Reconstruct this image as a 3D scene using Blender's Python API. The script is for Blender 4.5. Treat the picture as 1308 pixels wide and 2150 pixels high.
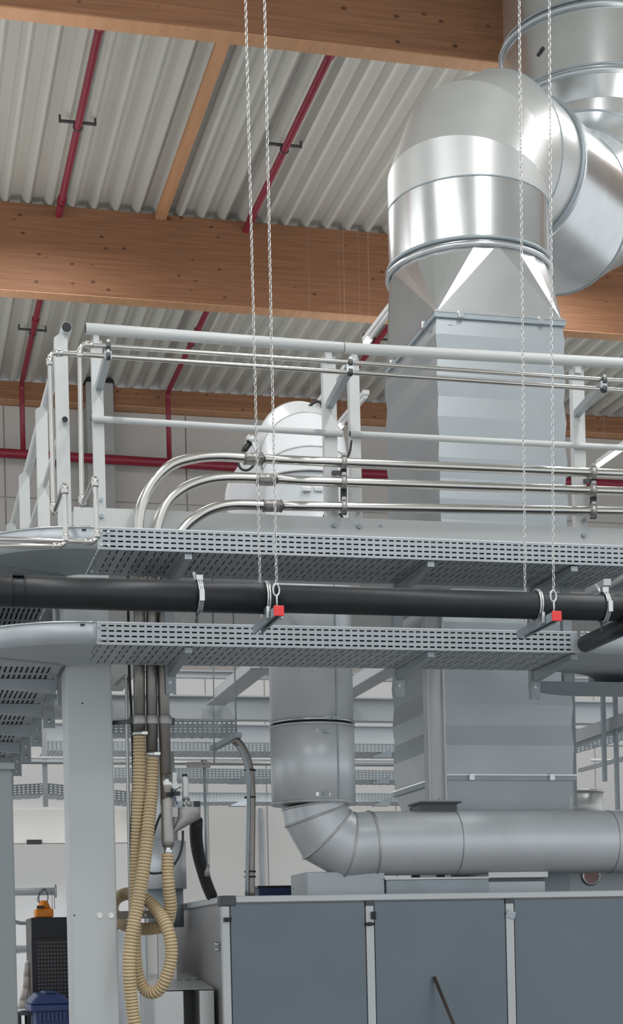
import bpy, math, random
from mathutils import Vector, Matrix
random.seed(7)
V = Vector
C = bpy.context.scene
COL = C.collection
for o in list(bpy.data.objects): bpy.data.objects.remove(o)

# ---------------------------------------------------------------- camera
F = 3500.0; PSI = math.radians(14.0); ROLL = 0.023; CX, CY = 654.0, 1991.0; EYE = 1.6
FWD = V((math.sin(PSI), math.cos(PSI), 0)); RGT = V((math.cos(PSI), -math.sin(PSI), 0)); UP = V((0, 0, 1))
cam_d = bpy.data.cameras.new('camera'); cam = bpy.data.objects.new('camera', cam_d); COL.objects.link(cam)
cam_d.sensor_fit = 'VERTICAL'; cam_d.sensor_height = 24; cam_d.lens = F / 2150 * 24
cam_d.shift_y = (CY - 1075) / 2150; cam_d.clip_end = 200
ix = RGT * math.cos(ROLL) - UP * math.sin(ROLL); iy = RGT * math.sin(ROLL) + UP * math.cos(ROLL)
cam.matrix_world = Matrix(((ix.x, iy.x, -FWD.x, 0), (ix.y, iy.y, -FWD.y, 0), (ix.z, iy.z, -FWD.z, EYE), (0, 0, 0, 1)))
C.camera = cam

# ---------------------------------------------------------------- world, lights, exposure
w = bpy.data.worlds.new('hall_daylight'); C.world = w; w.use_nodes = True
w.node_tree.nodes['Background'].inputs[0].default_value = (0.93, 0.97, 1.0, 1)
w.node_tree.nodes['Background'].inputs[1].default_value = 1.0
C.view_settings.view_transform = 'Standard'; C.view_settings.look = 'None'
C.view_settings.gamma = 1.0; C.view_settings.use_curve_mapping = False
C.view_settings.exposure = 0.0
def area(name, loc, rot, sx, sy, e, col=(1, 1, 1)):
    d = bpy.data.lights.new(name, 'AREA'); d.shape = 'RECTANGLE'; d.size = sx; d.size_y = sy; d.energy = e; d.color = col
    o = bpy.data.objects.new(name, d); COL.objects.link(o); o.location = loc; o.rotation_euler = rot
    return o
# the hall's high bay lamp rows (along the depth of the hall)
area('lamp_row_light', (-1.5, 3.0, 9.2), (0, 0, 0), 0.5, 9, 340)
area('lamp_row_light', (4.0, 3.0, 9.2), (0, 0, 0), 0.5, 9, 340)
area('lamp_row_light', (1.6, 15.2, 9.2), (0, 0, 0), 0.5, 4, 120)
area('lamp_row_light', (7.5, 13.0, 9.2), (0, 0, 0), 0.5, 9, 260)
area('lamp_row_light', (-4.5, 14.0, 9.2), (0, 0, 0), 0.5, 9, 260)
area('low_area_light', (0.6, 17.0, 3.3), (0, 0, 0), 9, 1.2, 90)  # broad downward area light, low in front of the partition wall
# added unseen lights: upward batten spill on the roof, fill for the far wall
for x_ in (-3.5, 1.0, 5.5, 10.0): area('roof_fill_uplight', (x_, 12.0, 7.3), (math.pi, 0, 0), 0.3, 20, 95, (1, .97, .92))
area('wall_fill_light', (2.0, 19.5, 8.2), (math.radians(62), 0, 0), 16, .3, 40, (1, .98, .95))

# ---------------------------------------------------------------- pixel -> world on a plane
def ray(x, y):
    du = (x - CX) / F; dv = (CY - y) / F
    c, s = math.cos(ROLL), math.sin(ROLL)
    return FWD + RGT * (du * c + dv * s) + UP * (-du * s + dv * c)
O = V((0, 0, EYE))
def P(x, y, Y):
    r = ray(x, y); return O + r * (Y / r.y)
def PZ(x, y, Z):
    r = ray(x, y); return O + r * ((Z - EYE) / r.z)
def PX(x, y, X):
    r = ray(x, y); return O + r * (X / r.x)

# ---------------------------------------------------------------- materials
MATS = {}
def mat(name, col, metal=0.0, rough=0.5, noise=0.0, nscale=8.0, bump=0.0, bscale=60.0, stretch=(1, 1, 1), emit=0.0, trans=0.0, spots=None, alpha=None, aniso=None):
    m = bpy.data.materials.new(name); m.use_nodes = True; nt = m.node_tree; b = nt.nodes['Principled BSDF']
    b.inputs['Base Color'].default_value = (*col, 1); b.inputs['Metallic'].default_value = metal; b.inputs['Roughness'].default_value = rough
    if emit: b.inputs['Emission Color'].default_value = (*col, 1); b.inputs['Emission Strength'].default_value = emit
    if trans: b.inputs['Transmission Weight'].default_value = trans
    tc = nt.nodes.new('ShaderNodeTexCoord'); mp = nt.nodes.new('ShaderNodeMapping'); mp.inputs['Scale'].default_value = stretch
    g = nt.nodes.new('ShaderNodeNewGeometry')
    nt.links.new(g.outputs['Position'], mp.inputs['Vector'])
    if noise:
        n = nt.nodes.new('ShaderNodeTexNoise'); n.inputs['Scale'].default_value = nscale; n.inputs['Detail'].default_value = 5
        nt.links.new(mp.outputs[0], n.inputs['Vector'])
        r = nt.nodes.new('ShaderNodeValToRGB')
        r.color_ramp.elements[0].position = 0.3; r.color_ramp.elements[1].position = 0.7
        r.color_ramp.elements[0].color = (*[c * (1 - noise) for c in col], 1); r.color_ramp.elements[1].color = (*[min(1, c * (1 + noise)) for c in col], 1)
        nt.links.new(n.outputs[0], r.inputs[0]); out = r.outputs[0]
        if spots:
            sc, thr, scol = spots
            vo = nt.nodes.new('ShaderNodeTexVoronoi'); vo.inputs['Scale'].default_value = sc
            mp2 = nt.nodes.new('ShaderNodeMapping'); mp2.inputs['Scale'].default_value = (1, 1, 1.6)
            nt.links.new(g.outputs['Position'], mp2.inputs['Vector']); nt.links.new(mp2.outputs[0], vo.inputs['Vector'])
            r2 = nt.nodes.new('ShaderNodeValToRGB'); r2.color_ramp.elements[0].position = thr * .5; r2.color_ramp.elements[1].position = thr
            r2.color_ramp.elements[0].color = (1, 1, 1, 1); r2.color_ramp.elements[1].color = (0, 0, 0, 1)
            nt.links.new(vo.outputs['Distance'], r2.inputs[0])
            mx = nt.nodes.new('ShaderNodeMixRGB'); mx.inputs[2].default_value = (*scol, 1)
            nt.links.new(r2.outputs[0], mx.inputs[0]); nt.links.new(out, mx.inputs[1]); out = mx.outputs[0]
        nt.links.new(out, b.inputs['Base Color'])
    if bump:
        n2 = nt.nodes.new('ShaderNodeTexNoise'); n2.inputs['Scale'].default_value = bscale; n2.inputs['Detail'].default_value = 3
        nt.links.new(mp.outputs[0], n2.inputs['Vector'])
        bp = nt.nodes.new('ShaderNodeBump'); bp.inputs['Strength'].default_value = bump; bp.inputs['Distance'].default_value = 0.01
        nt.links.new(n2.outputs[0], bp.inputs['Height']); nt.links.new(bp.outputs[0], b.inputs['Normal'])
    MATS[name] = m
    return m
mat('galvanized', (.40, .435, .455), .65, .38, .05, 3, .03, 3)
mat('galvanized_bright', (.66, .68, .69), .9, .24, .06, 4, .04, 1.5)
mat('galvanized_satin', (.60, .61, .60), .55, .38, .04, 3)
mat('galvanized_dull', (.34, .39, .42), .45, .45, .08, 6)
mat('tray_steel', (.41, .445, .47), .25, .5, .06, 9)
mat('cladding', (.70, .73, .76), .28, .40, .05, 5)
mat('stainless', (.62, .61, .58), 1.0, .22, .04, 6)
mat('dark_pipe_steel', (.26, .245, .23), .8, .38, .12, 12)
mat('chain_zinc', (.74, .74, .72), .85, .3)
mat('rail_paint', (.60, .62, .61), 0, .42, .02, 3)
mat('post_paint', (.58, .60, .60), 0, .45, .03, 3)
mat('column_shaded', (.22, .245, .255), 0, .5, .02, 2)  # shade put into the colour of the far-left column
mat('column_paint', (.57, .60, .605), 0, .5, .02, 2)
mat('beam_paint', (.56, .59, .61), 0, .5, .03, 2)
mat('roof_sheet_paint', (.52, .52, .485), .0, .45, .02, 2)
mat('glulam', (.262, .122, .060), 0, .65, .22, 3.0, .1, 8, (.5, .5, 14), spots=(4.2, .13, (.09, .035, .018)))
mat('glulam_light', (.47, .25, .13), 0, .6, .10, 3.0, 0, 8, (6, .5, 6))
mat('red_paint', (.22, .014, .035), 0, .4, .08, 5)
mat('red_cap', (.80, .05, .05), 0, .45)
mat('black_rubber', (.018, .019, .022), 0, .6, .25, 5)
mat('insulation_black', (.010, .012, .016), 0, .42, .35, 4, .05, 30)
mat('black_plastic', (.012, .012, .014), 0, .4)
mat('dark_steel', (.10, .105, .11), .6, .45)
mat('wall_panel_grey', (.50, .49, .47), 0, .8, .03, 1.5)
mat('wall_panel_white', (.62, .62, .61), 0, .7, .02, 1.5)
mat('wall_bright', (.78, .78, .79), 0, .7, .02, 1.5)
mat('header_beige', (.58, .57, .545), 0, .7, .03, 2)
mat('concrete', (.33, .34, .335), 0, .85, .08, 3)
mat('floor_concrete', (.26, .26, .26), 0, .4, .06, 1.2)
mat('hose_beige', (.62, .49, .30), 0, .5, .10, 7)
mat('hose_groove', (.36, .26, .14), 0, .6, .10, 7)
mat('cabinet_panel', (.165, .20, .23), .4, .36, .06, 1.2)
mat('cabinet_side', (.36, .35, .35), .45, .42, .05, 1.5)
mat('cabinet_frame', (.55, .57, .58), .5, .4, .03, 3)
mat('blue_plastic', (.035, .06, .17), 0, .45, .1, 5)
mat('orange_paint', (.85, .27, .02), 0, .45)
mat('cast_alu', (.40, .39, .375), .7, .42, .08, 9, .1, 60)
mat('lamp_glow', (1, 1, 1), 0, .4, emit=9.0)
mat('lamp_housing', (.75, .76, .76), 0, .4)
mat('white_paint', (.80, .81, .83), .0, .28, .01, 3)
mat('sticker', (.75, .76, .78), 0, .5)
mat('sticker_ink', (.12, .13, .15), 0, .5)
mat('cloth_pink', (.55, .50, .47), 0, .85)
mat('clear_tube', (.80, .82, .80), .0, .12)
mat('brown_rod', (.07, .05, .045), 0, .5)
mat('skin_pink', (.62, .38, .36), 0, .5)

# ---------------------------------------------------------------- mesh helpers
def frame(d):
    d = d.normalized(); a = V((0, 0, 1)) if abs(d.z) < .95 else V((1, 0, 0))
    s = d.cross(a).normalized(); return d, s, s.cross(d).normalized()
def spline(pts, n=8):
    pts = [V(p) for p in pts]; out = []
    q = [pts[0] * 2 - pts[1]] + pts + [pts[-1] * 2 - pts[-2]]
    for i in range(1, len(q) - 2):
        for k in range(n):
            t = k / n; a, b, c, d = q[i - 1], q[i], q[i + 1], q[i + 2]
            out.append(.5 * ((2 * b) + (c - a) * t + (2 * a - 5 * b + 4 * c - d) * t * t + (3 * b - a - 3 * c + d) * t ** 3))
    out.append(pts[-1]); return out
def fillet(pts, r, n=6):
    pts = [V(p) for p in pts]; out = [pts[0]]
    for i in range(1, len(pts) - 1):
        a, b, c = pts[i - 1], pts[i], pts[i + 1]
        u = (a - b).normalized(); v = (c - b).normalized(); L = min(r, (a - b).length * .49, (c - b).length * .49)
        for k in range(n + 1):
            t = k / n; out.append((b + u * L) * (1 - t) ** 2 + b * 2 * t * (1 - t) + (b + v * L) * t * t)
    out.append(pts[-1]); return out
class MB:
    def __init__(s): s.v = []; s.f = []; s.sm = []; s.mi = []
    def add(s, vs, fs, smooth=False, mi=0):
        n = len(s.v); s.v += [tuple(v) for v in vs]; s.f += [tuple(i + n for i in f) for f in fs]
        s.sm += [smooth] * len(fs); s.mi += [mi] * len(fs); return s
    def hexa(s, b, t, mi=0):
        return s.add(list(b) + list(t), [(3, 2, 1, 0), (4, 5, 6, 7), (0, 1, 5, 4), (1, 2, 6, 5), (2, 3, 7, 6), (3, 0, 4, 7)], False, mi)
    def box(s, x0, x1, y0, y1, z0, z1, mi=0):
        return s.hexa([(x0, y0, z0), (x1, y0, z0), (x1, y1, z0), (x0, y1, z0)], [(x0, y0, z1), (x1, y0, z1), (x1, y1, z1), (x0, y1, z1)], mi)
    def cbox(s, c, sx, sy, sz): return s.box(c[0] - sx / 2, c[0] + sx / 2, c[1] - sy / 2, c[1] + sy / 2, c[2] - sz / 2, c[2] + sz / 2)
    def bar(s, a, b, w, h, up=None):
        a, b = V(a), V(b); d = (b - a).normalized(); u = V(up) if up else (V((0, 0, 1)) if abs(d.z) < .9 else V((0, 1, 0)))
        sd = d.cross(u).normalized(); u = sd.cross(d).normalized(); q = [(-w / 2, -h / 2), (w / 2, -h / 2), (w / 2, h / 2), (-w / 2, h / 2)]
        return s.hexa([a + sd * x + u * y for x, y in q], [b + sd * x + u * y for x, y in q])
    def tube(s, pts, r, n=14, cap=True, mi=0, mif=None):
        pts = [V(p) for p in pts]; R = r if isinstance(r, (list, tuple)) else [r] * len(pts)
        d, sd, u = frame(pts[1] - pts[0]); rings = []; vs = []
        for i, p in enumerate(pts):
            t = (pts[min(i + 1, len(pts) - 1)] - pts[max(i - 1, 0)])
            if t.length < 1e-9: t = d
            t.normalize(); sd = (sd - t * sd.dot(t)).normalized(); u = sd.cross(t).normalized()
            vs += [p + (sd * math.cos(2 * math.pi * k / n) + u * math.sin(2 * math.pi * k / n)) * R[i] for k in range(n)]
        base = len(s.v); s.v += [tuple(v) for v in vs]
        for i in range(len(pts) - 1):
            for k in range(n):
                k2 = (k + 1) % n
                s.f.append((base + i * n + k, base + i * n + k2, base + (i + 1) * n + k2, base + (i + 1) * n + k)); s.sm.append(True)
                s.mi.append(mif(i) if mif else mi)
        if cap:
            s.f.append(tuple(base + k for k in reversed(range(n)))); s.f.append(tuple(base + (len(pts) - 1) * n + k for k in range(n))); s.sm += [False] * 2; s.mi += [mi] * 2
        return s
    def cyl(s, a, b, r, n=14, r2=None, cap=True): return s.tube([a, b], [r, r if r2 is None else r2], n, cap)
    def torus(s, c, ax, R, r, n=32, m=6, e=None):
        d, sd, u = frame(V(ax)); pts = [V(c) + (sd * math.cos(2 * math.pi * k / n) + u * math.sin(2 * math.pi * k / n)) * R for k in range(n)]
        return s.loop(pts, r, m)
    def loop(s, pts, r, m=6):
        n = len(pts); base = len(s.v); c = sum(pts, V()) / n
        for i, p in enumerate(pts):
            t = (pts[(i + 1) % n] - pts[i - 1]).normalized(); o = (p - c); o = (o - t * o.dot(t)).normalized(); b = t.cross(o)
            s.v += [tuple(p + (o * math.cos(2 * math.pi * k / m) + b * math.sin(2 * math.pi * k / m)) * r) for k in range(m)]
        for i in range(n):
            for k in range(m):
                s.f.append((base + i * m + k, base + ((i + 1) % n) * m + k, base + ((i + 1) % n) * m + (k + 1) % m, base + i * m + (k + 1) % m)); s.sm.append(True); s.mi.append(0)
        return s
    def grid(s, fn, S, T, skip=None, smooth=False):
        nt = len(T); base = len(s.v)
        for a in S:
            for b in T: s.v.append(tuple(fn(a, b)))
        for i in range(len(S) - 1):
            for j in range(nt - 1):
                if skip and skip(i, j): continue
                s.f.append((base + i * nt + j, base + (i + 1) * nt + j, base + (i + 1) * nt + j + 1, base + i * nt + j + 1)); s.sm.append(smooth); s.mi.append(0)
        return s
def setp(o, label=None, cat=None, group=None, kind=None):
    if label: o['label'] = label
    if cat: o['category'] = cat
    if group: o['group'] = group
    if kind: o['kind'] = kind
    return o
def part(name, mb, m, parent=None, label=None, kind=None, bevel=0, solid=0):
    me = bpy.data.meshes.new(name)
    vs = [V(v) for v in mb.v]
    lo = V((min(v.x for v in vs), min(v.y for v in vs), min(v.z for v in vs))); hi = V((max(v.x for v in vs), max(v.y for v in vs), max(v.z for v in vs)))
    c = (lo + hi) / 2; c.z = lo.z
    me.from_pydata([tuple(v - c) for v in vs], [], mb.f)
    me.polygons.foreach_set('use_smooth', mb.sm)
    for x in (m if isinstance(m, (list, tuple)) else [m]): me.materials.append(MATS[x])
    me.polygons.foreach_set('material_index', mb.mi)
    me.update()
    o = bpy.data.objects.new(name, me); COL.objects.link(o); o.location = c
    if parent is not None: o.parent = parent
    if label: o['label'] = label
    if kind: o['kind'] = kind
    if bevel:
        b = o.modifiers.new('bevel', 'BEVEL'); b.width = bevel; b.segments = 2; b.limit_method = 'ANGLE'; b.angle_limit = .8
    if solid:
        b = o.modifiers.new('solid', 'SOLIDIFY'); b.thickness = solid; b.offset = 0
    return o
def thing(name, label, cat, group=None):
    o = bpy.data.objects.new(name, None); COL.objects.link(o); o.empty_display_size = .1; return setp(o, label, cat, group)
def single(name, mb, m, label, cat, group=None, **k): return setp(part(name, mb, m, **k), label, cat, group)
def struct(name, mb, m, **k): return setp(part(name, mb, m, **k), kind='structure')
def link_copy(src, loc, parent, rot=None):
    c = src.copy(); COL.objects.link(c); c.location = loc; c.parent = parent
    if rot is not None: c.rotation_mode = 'QUATERNION'; c.rotation_quaternion = rot
    return c
def bolt(parent, c, r=.012, ax=(0, -1, 0), m='galvanized_bright', name='bolt'):
    c = V(c); a = V(ax); return part(name, MB().cyl(c - a * .004, c + a * r * .8, r, 6), m, parent)
def zcut(a, b, z):
    return a + (b - a) * ((z - a.z) / (b.z - a.z))

# ================================================================ THE HALL
ZR = P(400, 455, 18).z                      # lower flange of the roof sheet
ZB = P(650, 655, 18).z                      # underside of the glulam beams
YW = 23.9
XL, XR = -9.0, 17.0
struct('floor', MB().box(XL, XR, -4, YW + .3, -.2, 0), 'floor_concrete')
# trapezoidal roof sheets, five ribs each, running along the depth
pitch = (P(289, 445, 18).x - P(11, 420, 18).x) / 6
x_ref = P(11, 420, 18).x
ceil_root = struct('ceiling', MB().box(XL, XR, -4, YW + .3, ZR + .22, ZR + .26), 'roof_sheet_paint')
def sheet(x0, n, y0, y1, dz):
    m = MB(); prof = []
    for i in range(n):
        x = x0 + i * pitch
        prof += [(x - .018, ZR), (x + .018, ZR), (x + .065, ZR + .085), (x + pitch * .5, ZR + .085), (x + pitch * .5, ZR + .090), (x + pitch - .065, ZR + .090)]
    prof += [(x0 + n * pitch - .018, ZR)]
    return m.grid(lambda a, b: V((prof[a][0], b, prof[a][1] + dz)), list(range(len(prof))), [y0, y1])
nrib = 5
k0 = int((XL - x_ref) / pitch / nrib) - 1
i = k0
while x_ref + i * nrib * pitch < XR:
    for j, (ya, yb) in enumerate([(-4, 6.0), (5.9, 12.75), (12.7, 18.1), (18.05, YW + .1)]):
        part('roof_sheet', sheet(x_ref + i * nrib * pitch, nrib, ya, yb, .004 * (j % 2)), 'roof_sheet_paint', ceil_root)
    i += 1
def glulam(y0, y1, z0, z1, label, x0=XL, x1=XR):
    r = thing('glulam_beam', label, 'beam', None)
    part('beam_body', MB().box(x0, x1, y0, y1, z0 + .012, z1), 'glulam', r, bevel=.006)
    part('soffit_strip', MB().box(x0, x1, y0 + .004, y1 - .004, z0, z0 + .012), 'glulam_light', r, 'lighter underside strip')  # underside strip in the lighter timber colour
    return r
y1f = PZ(500, 70, ZB).y
glulam(y1f, y1f + .17, ZB, ZR - .002, 'deep glued timber roof beam across the top edge of the picture')
glulam(18, 18.2, ZB, ZR - .002, 'deep knotty glued timber roof beam crossing behind the chains above the railing')
y3 = PZ(0, 798, ZR).y; z3 = P(0, 838, y3).z
glulam(y3, YW, z3, ZR - .002, 'shallow timber edge beam on top of the far wall')
# timber strut between the first two beams
px = P(337, 455, 17.98)
single('timber_strut', MB().box(px.x - .06, px.x + .06, y1f + .17, 18.0, P(337, 460, 17.98).z, ZR - .004), 'glulam_light',
       'slim orange timber strut between the two big roof beams', 'strut', bevel=.005)
# far wall of cladding panels
wall = struct('wall_back', MB().box(XL, XR, YW, YW + .25, 0, z3 + .002), 'wall_panel_grey')
zj = P(0, 1045, YW).z
pw = 2.6; xx = P(388, 870, YW).x - 4 * pw
for i in range(10):
    for za, zb in ((zj + .01, z3 - .01), (zj - 1.9, zj - .01)):
        part('wall_panel', MB().box(xx + i * pw + .01, xx + (i + 1) * pw - .01, YW - .03, YW, za, zb), 'wall_panel_grey', wall)
# concrete column at the far wall
a = P(181, 800, YW - .4); b = P(238, 800, YW - .4)
cc = thing('concrete_column', 'grey square concrete column standing at the far wall under the timber beam', 'column')
part('shaft', MB().box(a.x, b.x, y3 - .10, YW - .02, 0, P(210, 792, y3 - .3).z), 'concrete', cc, bevel=.01)
part('head_plate', MB().box(a.x - .04, b.x + .04, y3 - .13, YW - .02, P(210, 792, y3 - .3).z, P(210, 786, y3 - .3).z), 'black_plastic', cc, 'black bearing pad')
# lower white partition with a beige header band
YP = 20.0
zt = P(400, 1412, YP).z
part_w = struct('wall_partition', MB().box(XL, XR, YP, YP + .12, 0, zt), 'wall_panel_white')
pxs = [P(x, 1700, YP).x for x in (-260, -120, 20, 160, 300, 436, 560, 690, 830, 970, 1110, 1250, 1390)]
for a, b in zip(pxs[:-1], pxs[1:]):
    part('wall_panel', MB().box(a + .008, b - .008, YP - .02, YP, .02, zt - .01), 'wall_panel_white', part_w)
a = P(430, 1770, 18.5)
hd = struct('trim_1', MB().box(XL, a.x - .55, 18.3, 18.5, P(80, 1770, 18.3).z, P(80, 1700, 18.3).z), 'header_beige')
struct('trim_2', MB().box(XL, a.x - .55, 18.32, 18.48, P(80, 1700, 18.3).z, P(80, 1605, 18.3).z), 'wall_panel_white')
struct('wall_niche', MB().box(XL, a.x - .55, 19.6, 19.68, 0, P(80, 1700, 18.5).z), 'wall_bright')
single('wall_vent', MB().cbox(P(72, 1768, 18.28), .16, .04, .05), 'black_plastic', 'tiny black fitting at the bottom edge of the beige wall header', 'fitting')

# ---------------------------------------------------------------- red sprinkler pipes
ZS = ZR - .10
def sprinkler(px_, py_, label, hang, drop_x, drop_y0, drop_y1):
    x = PZ(px_, py_, ZS).x; yd = y3 - .20
    r = thing('sprinkler_pipe', label, 'pipe', None)
    zz = P(drop_x, drop_y1, yd).z
    pts = fillet([(x, y1f - .6, ZS), (x, yd, ZS), (x, yd, zz)], .12)
    part('pipe', MB().tube(pts, .036, 12), 'red_paint', r)
    for hy in hang:
        q = PZ(hy[0], hy[1], ZS); w_ = hy[2]
        m = MB().bar((x - w_, q.y, ZS + .045), (x + w_, q.y, ZS + .045), .03, .02)
        for s in (-1, 1): m.bar((x + s * w_, q.y, ZS + .03), (x + s * w_, q.y, ZR + .002), .02, .02)
        hb = part('hanger', m, 'dark_steel', r)
        part('clamp', MB().torus((x, q.y, ZS), (0, 1, 0), .041, .008, 14, 4), 'dark_steel', hb)
    for cy_ in (14.2, 17.6, 21.0):
        part('coupling', MB().cyl((x, cy_, ZS), (x, cy_ + .11, ZS), .047, 14), 'red_paint', r)
    return r
sprinkler(133, 405, 'leftmost red sprinkler pipe under the roof sheets dropping down the far wall', [(163, 267, .17), (72, 700, .17)], 52, 780, 948)
sprinkler(594, 321, 'red sprinkler pipe passing behind the two left chains and dropping down the wall', [(605, 315, .17), (402, 722, .17)], 378, 770, 962)
sprinkler(734, 791, 'red sprinkler pipe right of the insulated duct elbow, behind the handrail joint', [(690, 712, .17)], 713, 815, 985)
m = MB(); yy = y3 - .20
m.tube([P(-300, 938, yy), P(0, 951, yy), P(650, 990, yy), P(1308, 1017, yy), P(1700, 1030, yy)], .066, 14)
sm_ = thing('sprinkler_main', 'thick red sprinkler main running along the far wall', 'pipe')
part('pipe', m, 'red_paint', sm_)
for x, y in ((120, 959), (560, 985), (1200, 1012)):
    q = P(x, y, yy); part('clamp', MB().cbox(q, .05, .15, .19), 'dark_steel', sm_)
    part('wall_bracket', MB().bar(q, (q.x, YW - .032, q.z), .05, .05), 'dark_steel', sm_)

# ---------------------------------------------------------------- LED battens
def batten(xa, ya, Y0, L, label, glow=.14):
    q = P(xa, ya, Y0); r = thing('led_batten', label, 'lamp', 'LED battens over the platform')
    part('housing', MB().box(q.x - .035, q.x + .035, Y0 - L, Y0, q.z + .012, q.z + .06), 'lamp_housing', r, bevel=.006)
    part('louvre', MB().tube([(q.x, Y0 - L + .02, q.z), (q.x, Y0 - glow - .005, q.z)], .022, 12), 'lamp_housing', r)
    part('diffuser', MB().tube([(q.x, Y0 - glow, q.z), (q.x, Y0, q.z)], .026, 12), 'lamp_glow', r, 'glowing diffuser')
    for f in (.15, .85): part('suspension_rod', MB().cyl((q.x, Y0 - L * f, q.z + .06), (q.x, Y0 - L * f, ZR + .01), .0006, 4), 'roof_sheet_paint', r)
    return r
batten(768, 722, 15.2, 1.0, 'LED batten just above the handrail joint beside the square duct')
batten(641, 892, 17.6, 2.0, 'LED batten shining just above the white duct elbow')
batten(711, 900, 17.5, 1.1, 'LED batten glimpsed between the two middle railing posts')
batten(1256, 977, 18.6, 1.3, 'bright LED batten at the right edge behind the railing', 1.25)

# ================================================================ CABINET (air handling unit)
YC = 9.1372
cab = thing('air_handling_unit', 'long grey sheet metal cabinet with framed doors under the round duct', 'machine')
XC0 = P(463, 1890, YC).x; XC1 = P(1978, 1890, YC).x
ZC1 = P(700, 1878, YC).z; ZC0 = P(700, 1892, YC).z
YC2 = PX(352, 1896, XC0).y
ZC0 = ZC1 - 0.0388
part('casing', MB().box(XC0 + 0.0259, XC1, YC + 0.0259, YC2, 0.1034, ZC1 - 0.0172), 'cabinet_side', cab, 'brownish grey side casing')
part('plinth', MB().box(XC0 + 0.0172, XC1, YC + 0.0431, YC2 - 0.0172, 0, 0.1034), 'dark_steel', cab)
part('top_frame', MB().box(XC0 + 0.0862, XC1, YC, YC + 0.0517, ZC0, ZC1), 'cabinet_frame', cab, bevel=0.0052)
part('side_top_frame', MB().box(XC0, XC0 + 0.0517, YC + 0.0862, YC2, ZC0, ZC1 - 0.0017), 'cabinet_frame', cab, bevel=0.0052)
part('corner_cap', MB().box(XC0 - 0.0026, XC0 + 0.0862, YC - 0.0034, YC + 0.0862, ZC0 - 0.0172, ZC1 + 0.0026), 'dark_steel', cab, 'black corner cap', bevel=0.0052)
posts = [(XC0 + 0.0034, XC0 + 0.05), (P(770, 2000, YC).x, P(787, 2000, YC).x), (P(1064, 2000, YC).x, P(1081, 2000, YC).x), (P(1366, 2000, YC).x, P(1384, 2000, YC).x), (P(1665, 2000, YC).x, P(1683, 2000, YC).x), (P(1958, 2000, YC).x, P(1978, 2000, YC).x)]
for i, (a, b) in enumerate(posts):
    part('frame_post', MB().box(a, b, YC, YC + 0.0431, 0.1034, ZC0 - (0.0172 if i == 0 else 0.0034)), 'cabinet_frame', cab, bevel=0.0043)
    if i: part('post_cap', MB().box(a - 0.0017, b + 0.0017, YC - 0.0026, YC + 0.0259, ZC0 - 0.0293, ZC0 - 0.0017), 'dark_steel', cab)
for (a, b), (c, d) in zip(posts[:-1], posts[1:]):
    dr = part('door', MB().box(b + 0.0043, c - 0.0043, YC + 0.0034, YC + 0.0259, 0.1207, ZC0 - 0.0069), 'cabinet_panel', cab, bevel=0.0034)
for x, y, w_, h_ in ((478, 1931, 0.0431, 0.0241), (784, 1922, 0.0259, 0.0431), (776, 1940, 0.0474, 0.0172)):
    q = P(x, y, YC - 0.0086); part('latch', MB().cbox(q, w_, 0.0259, h_).cyl(q + V((0, -0.0172, 0)), q + V((0, 0.0172, 0)), 0.0121, 10), 'black_plastic', cab, 'black latch', bevel=0.0026)
q = P(1072, 1920, YC - 0.0043); part('bracket_plate', MB().bar(q + V((-0.0259, 0, 0.0086)), q + V((0.0259, 0, -0.0086)), 0.0103, 0.0431), 'galvanized', cab)
q = P(461, 1982, YC + 0.0862); part('hinge_bolt', MB().cyl(q + V((-0.0259, 0, 0)), q + V((0.0086, 0, 0)), 0.0121, 8).cyl(q + V((-0.0259, 0, -0.0302)), q + V((0.0086, 0, -0.0302)), 0.0121, 8), 'galvanized_bright', cab)
# perforated ledge and box below on the cabinet's left side
lz = PX(420, 2068, XC0).z
led = thing('side_ledge', 'light grey sheet metal intake box with perforated flange beside the grey cabinet', 'duct')
la = P(372, 2075, YC + 0.2155); 
zt_ = P(420, 2080, YC + 0.2155).z
part('flange', MB().grid(lambda s, t: V((XC0 - 0.3103 + 0.3103 * s / 12, YC + 0.2414 + 0.431, zt_ + 0. + t * 0.0065)) if False else V((XC0 - 0.3448 + 0.3448 * s / 12, YC + 0.2586 + 0.7758 * t / 8, zt_ + 0.0086 + t * 0.0103)), list(range(13)), list(range(9)),
     lambda i, j: j == 4 and i % 2 == 1), 'galvanized_satin', led, solid=0.0026)
part('panel', MB().box(XC0 - 0.3448, XC0 - 0.1767, YC + 0.2586, YC + 1.0344, 0.0862, zt_), 'galvanized_satin', led, bevel=0.0034)
part('panel', MB().box(XC0 - 0.0862, XC0, YC + 0.2586, YC + 1.0344, 0.0862, zt_), 'galvanized_satin', led, bevel=0.0034)
part('opening_back', MB().box(XC0 - 0.1767, XC0 - 0.0862, YC + 0.431, YC + 1.0344, 0.0862, zt_), 'black_plastic', led, 'dark opening')
part('base', MB().box(XC0 - 0.3448, XC0, YC + 0.2758, YC + 1.0344, 0, 0.0862), 'galvanized_satin', led)
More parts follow.
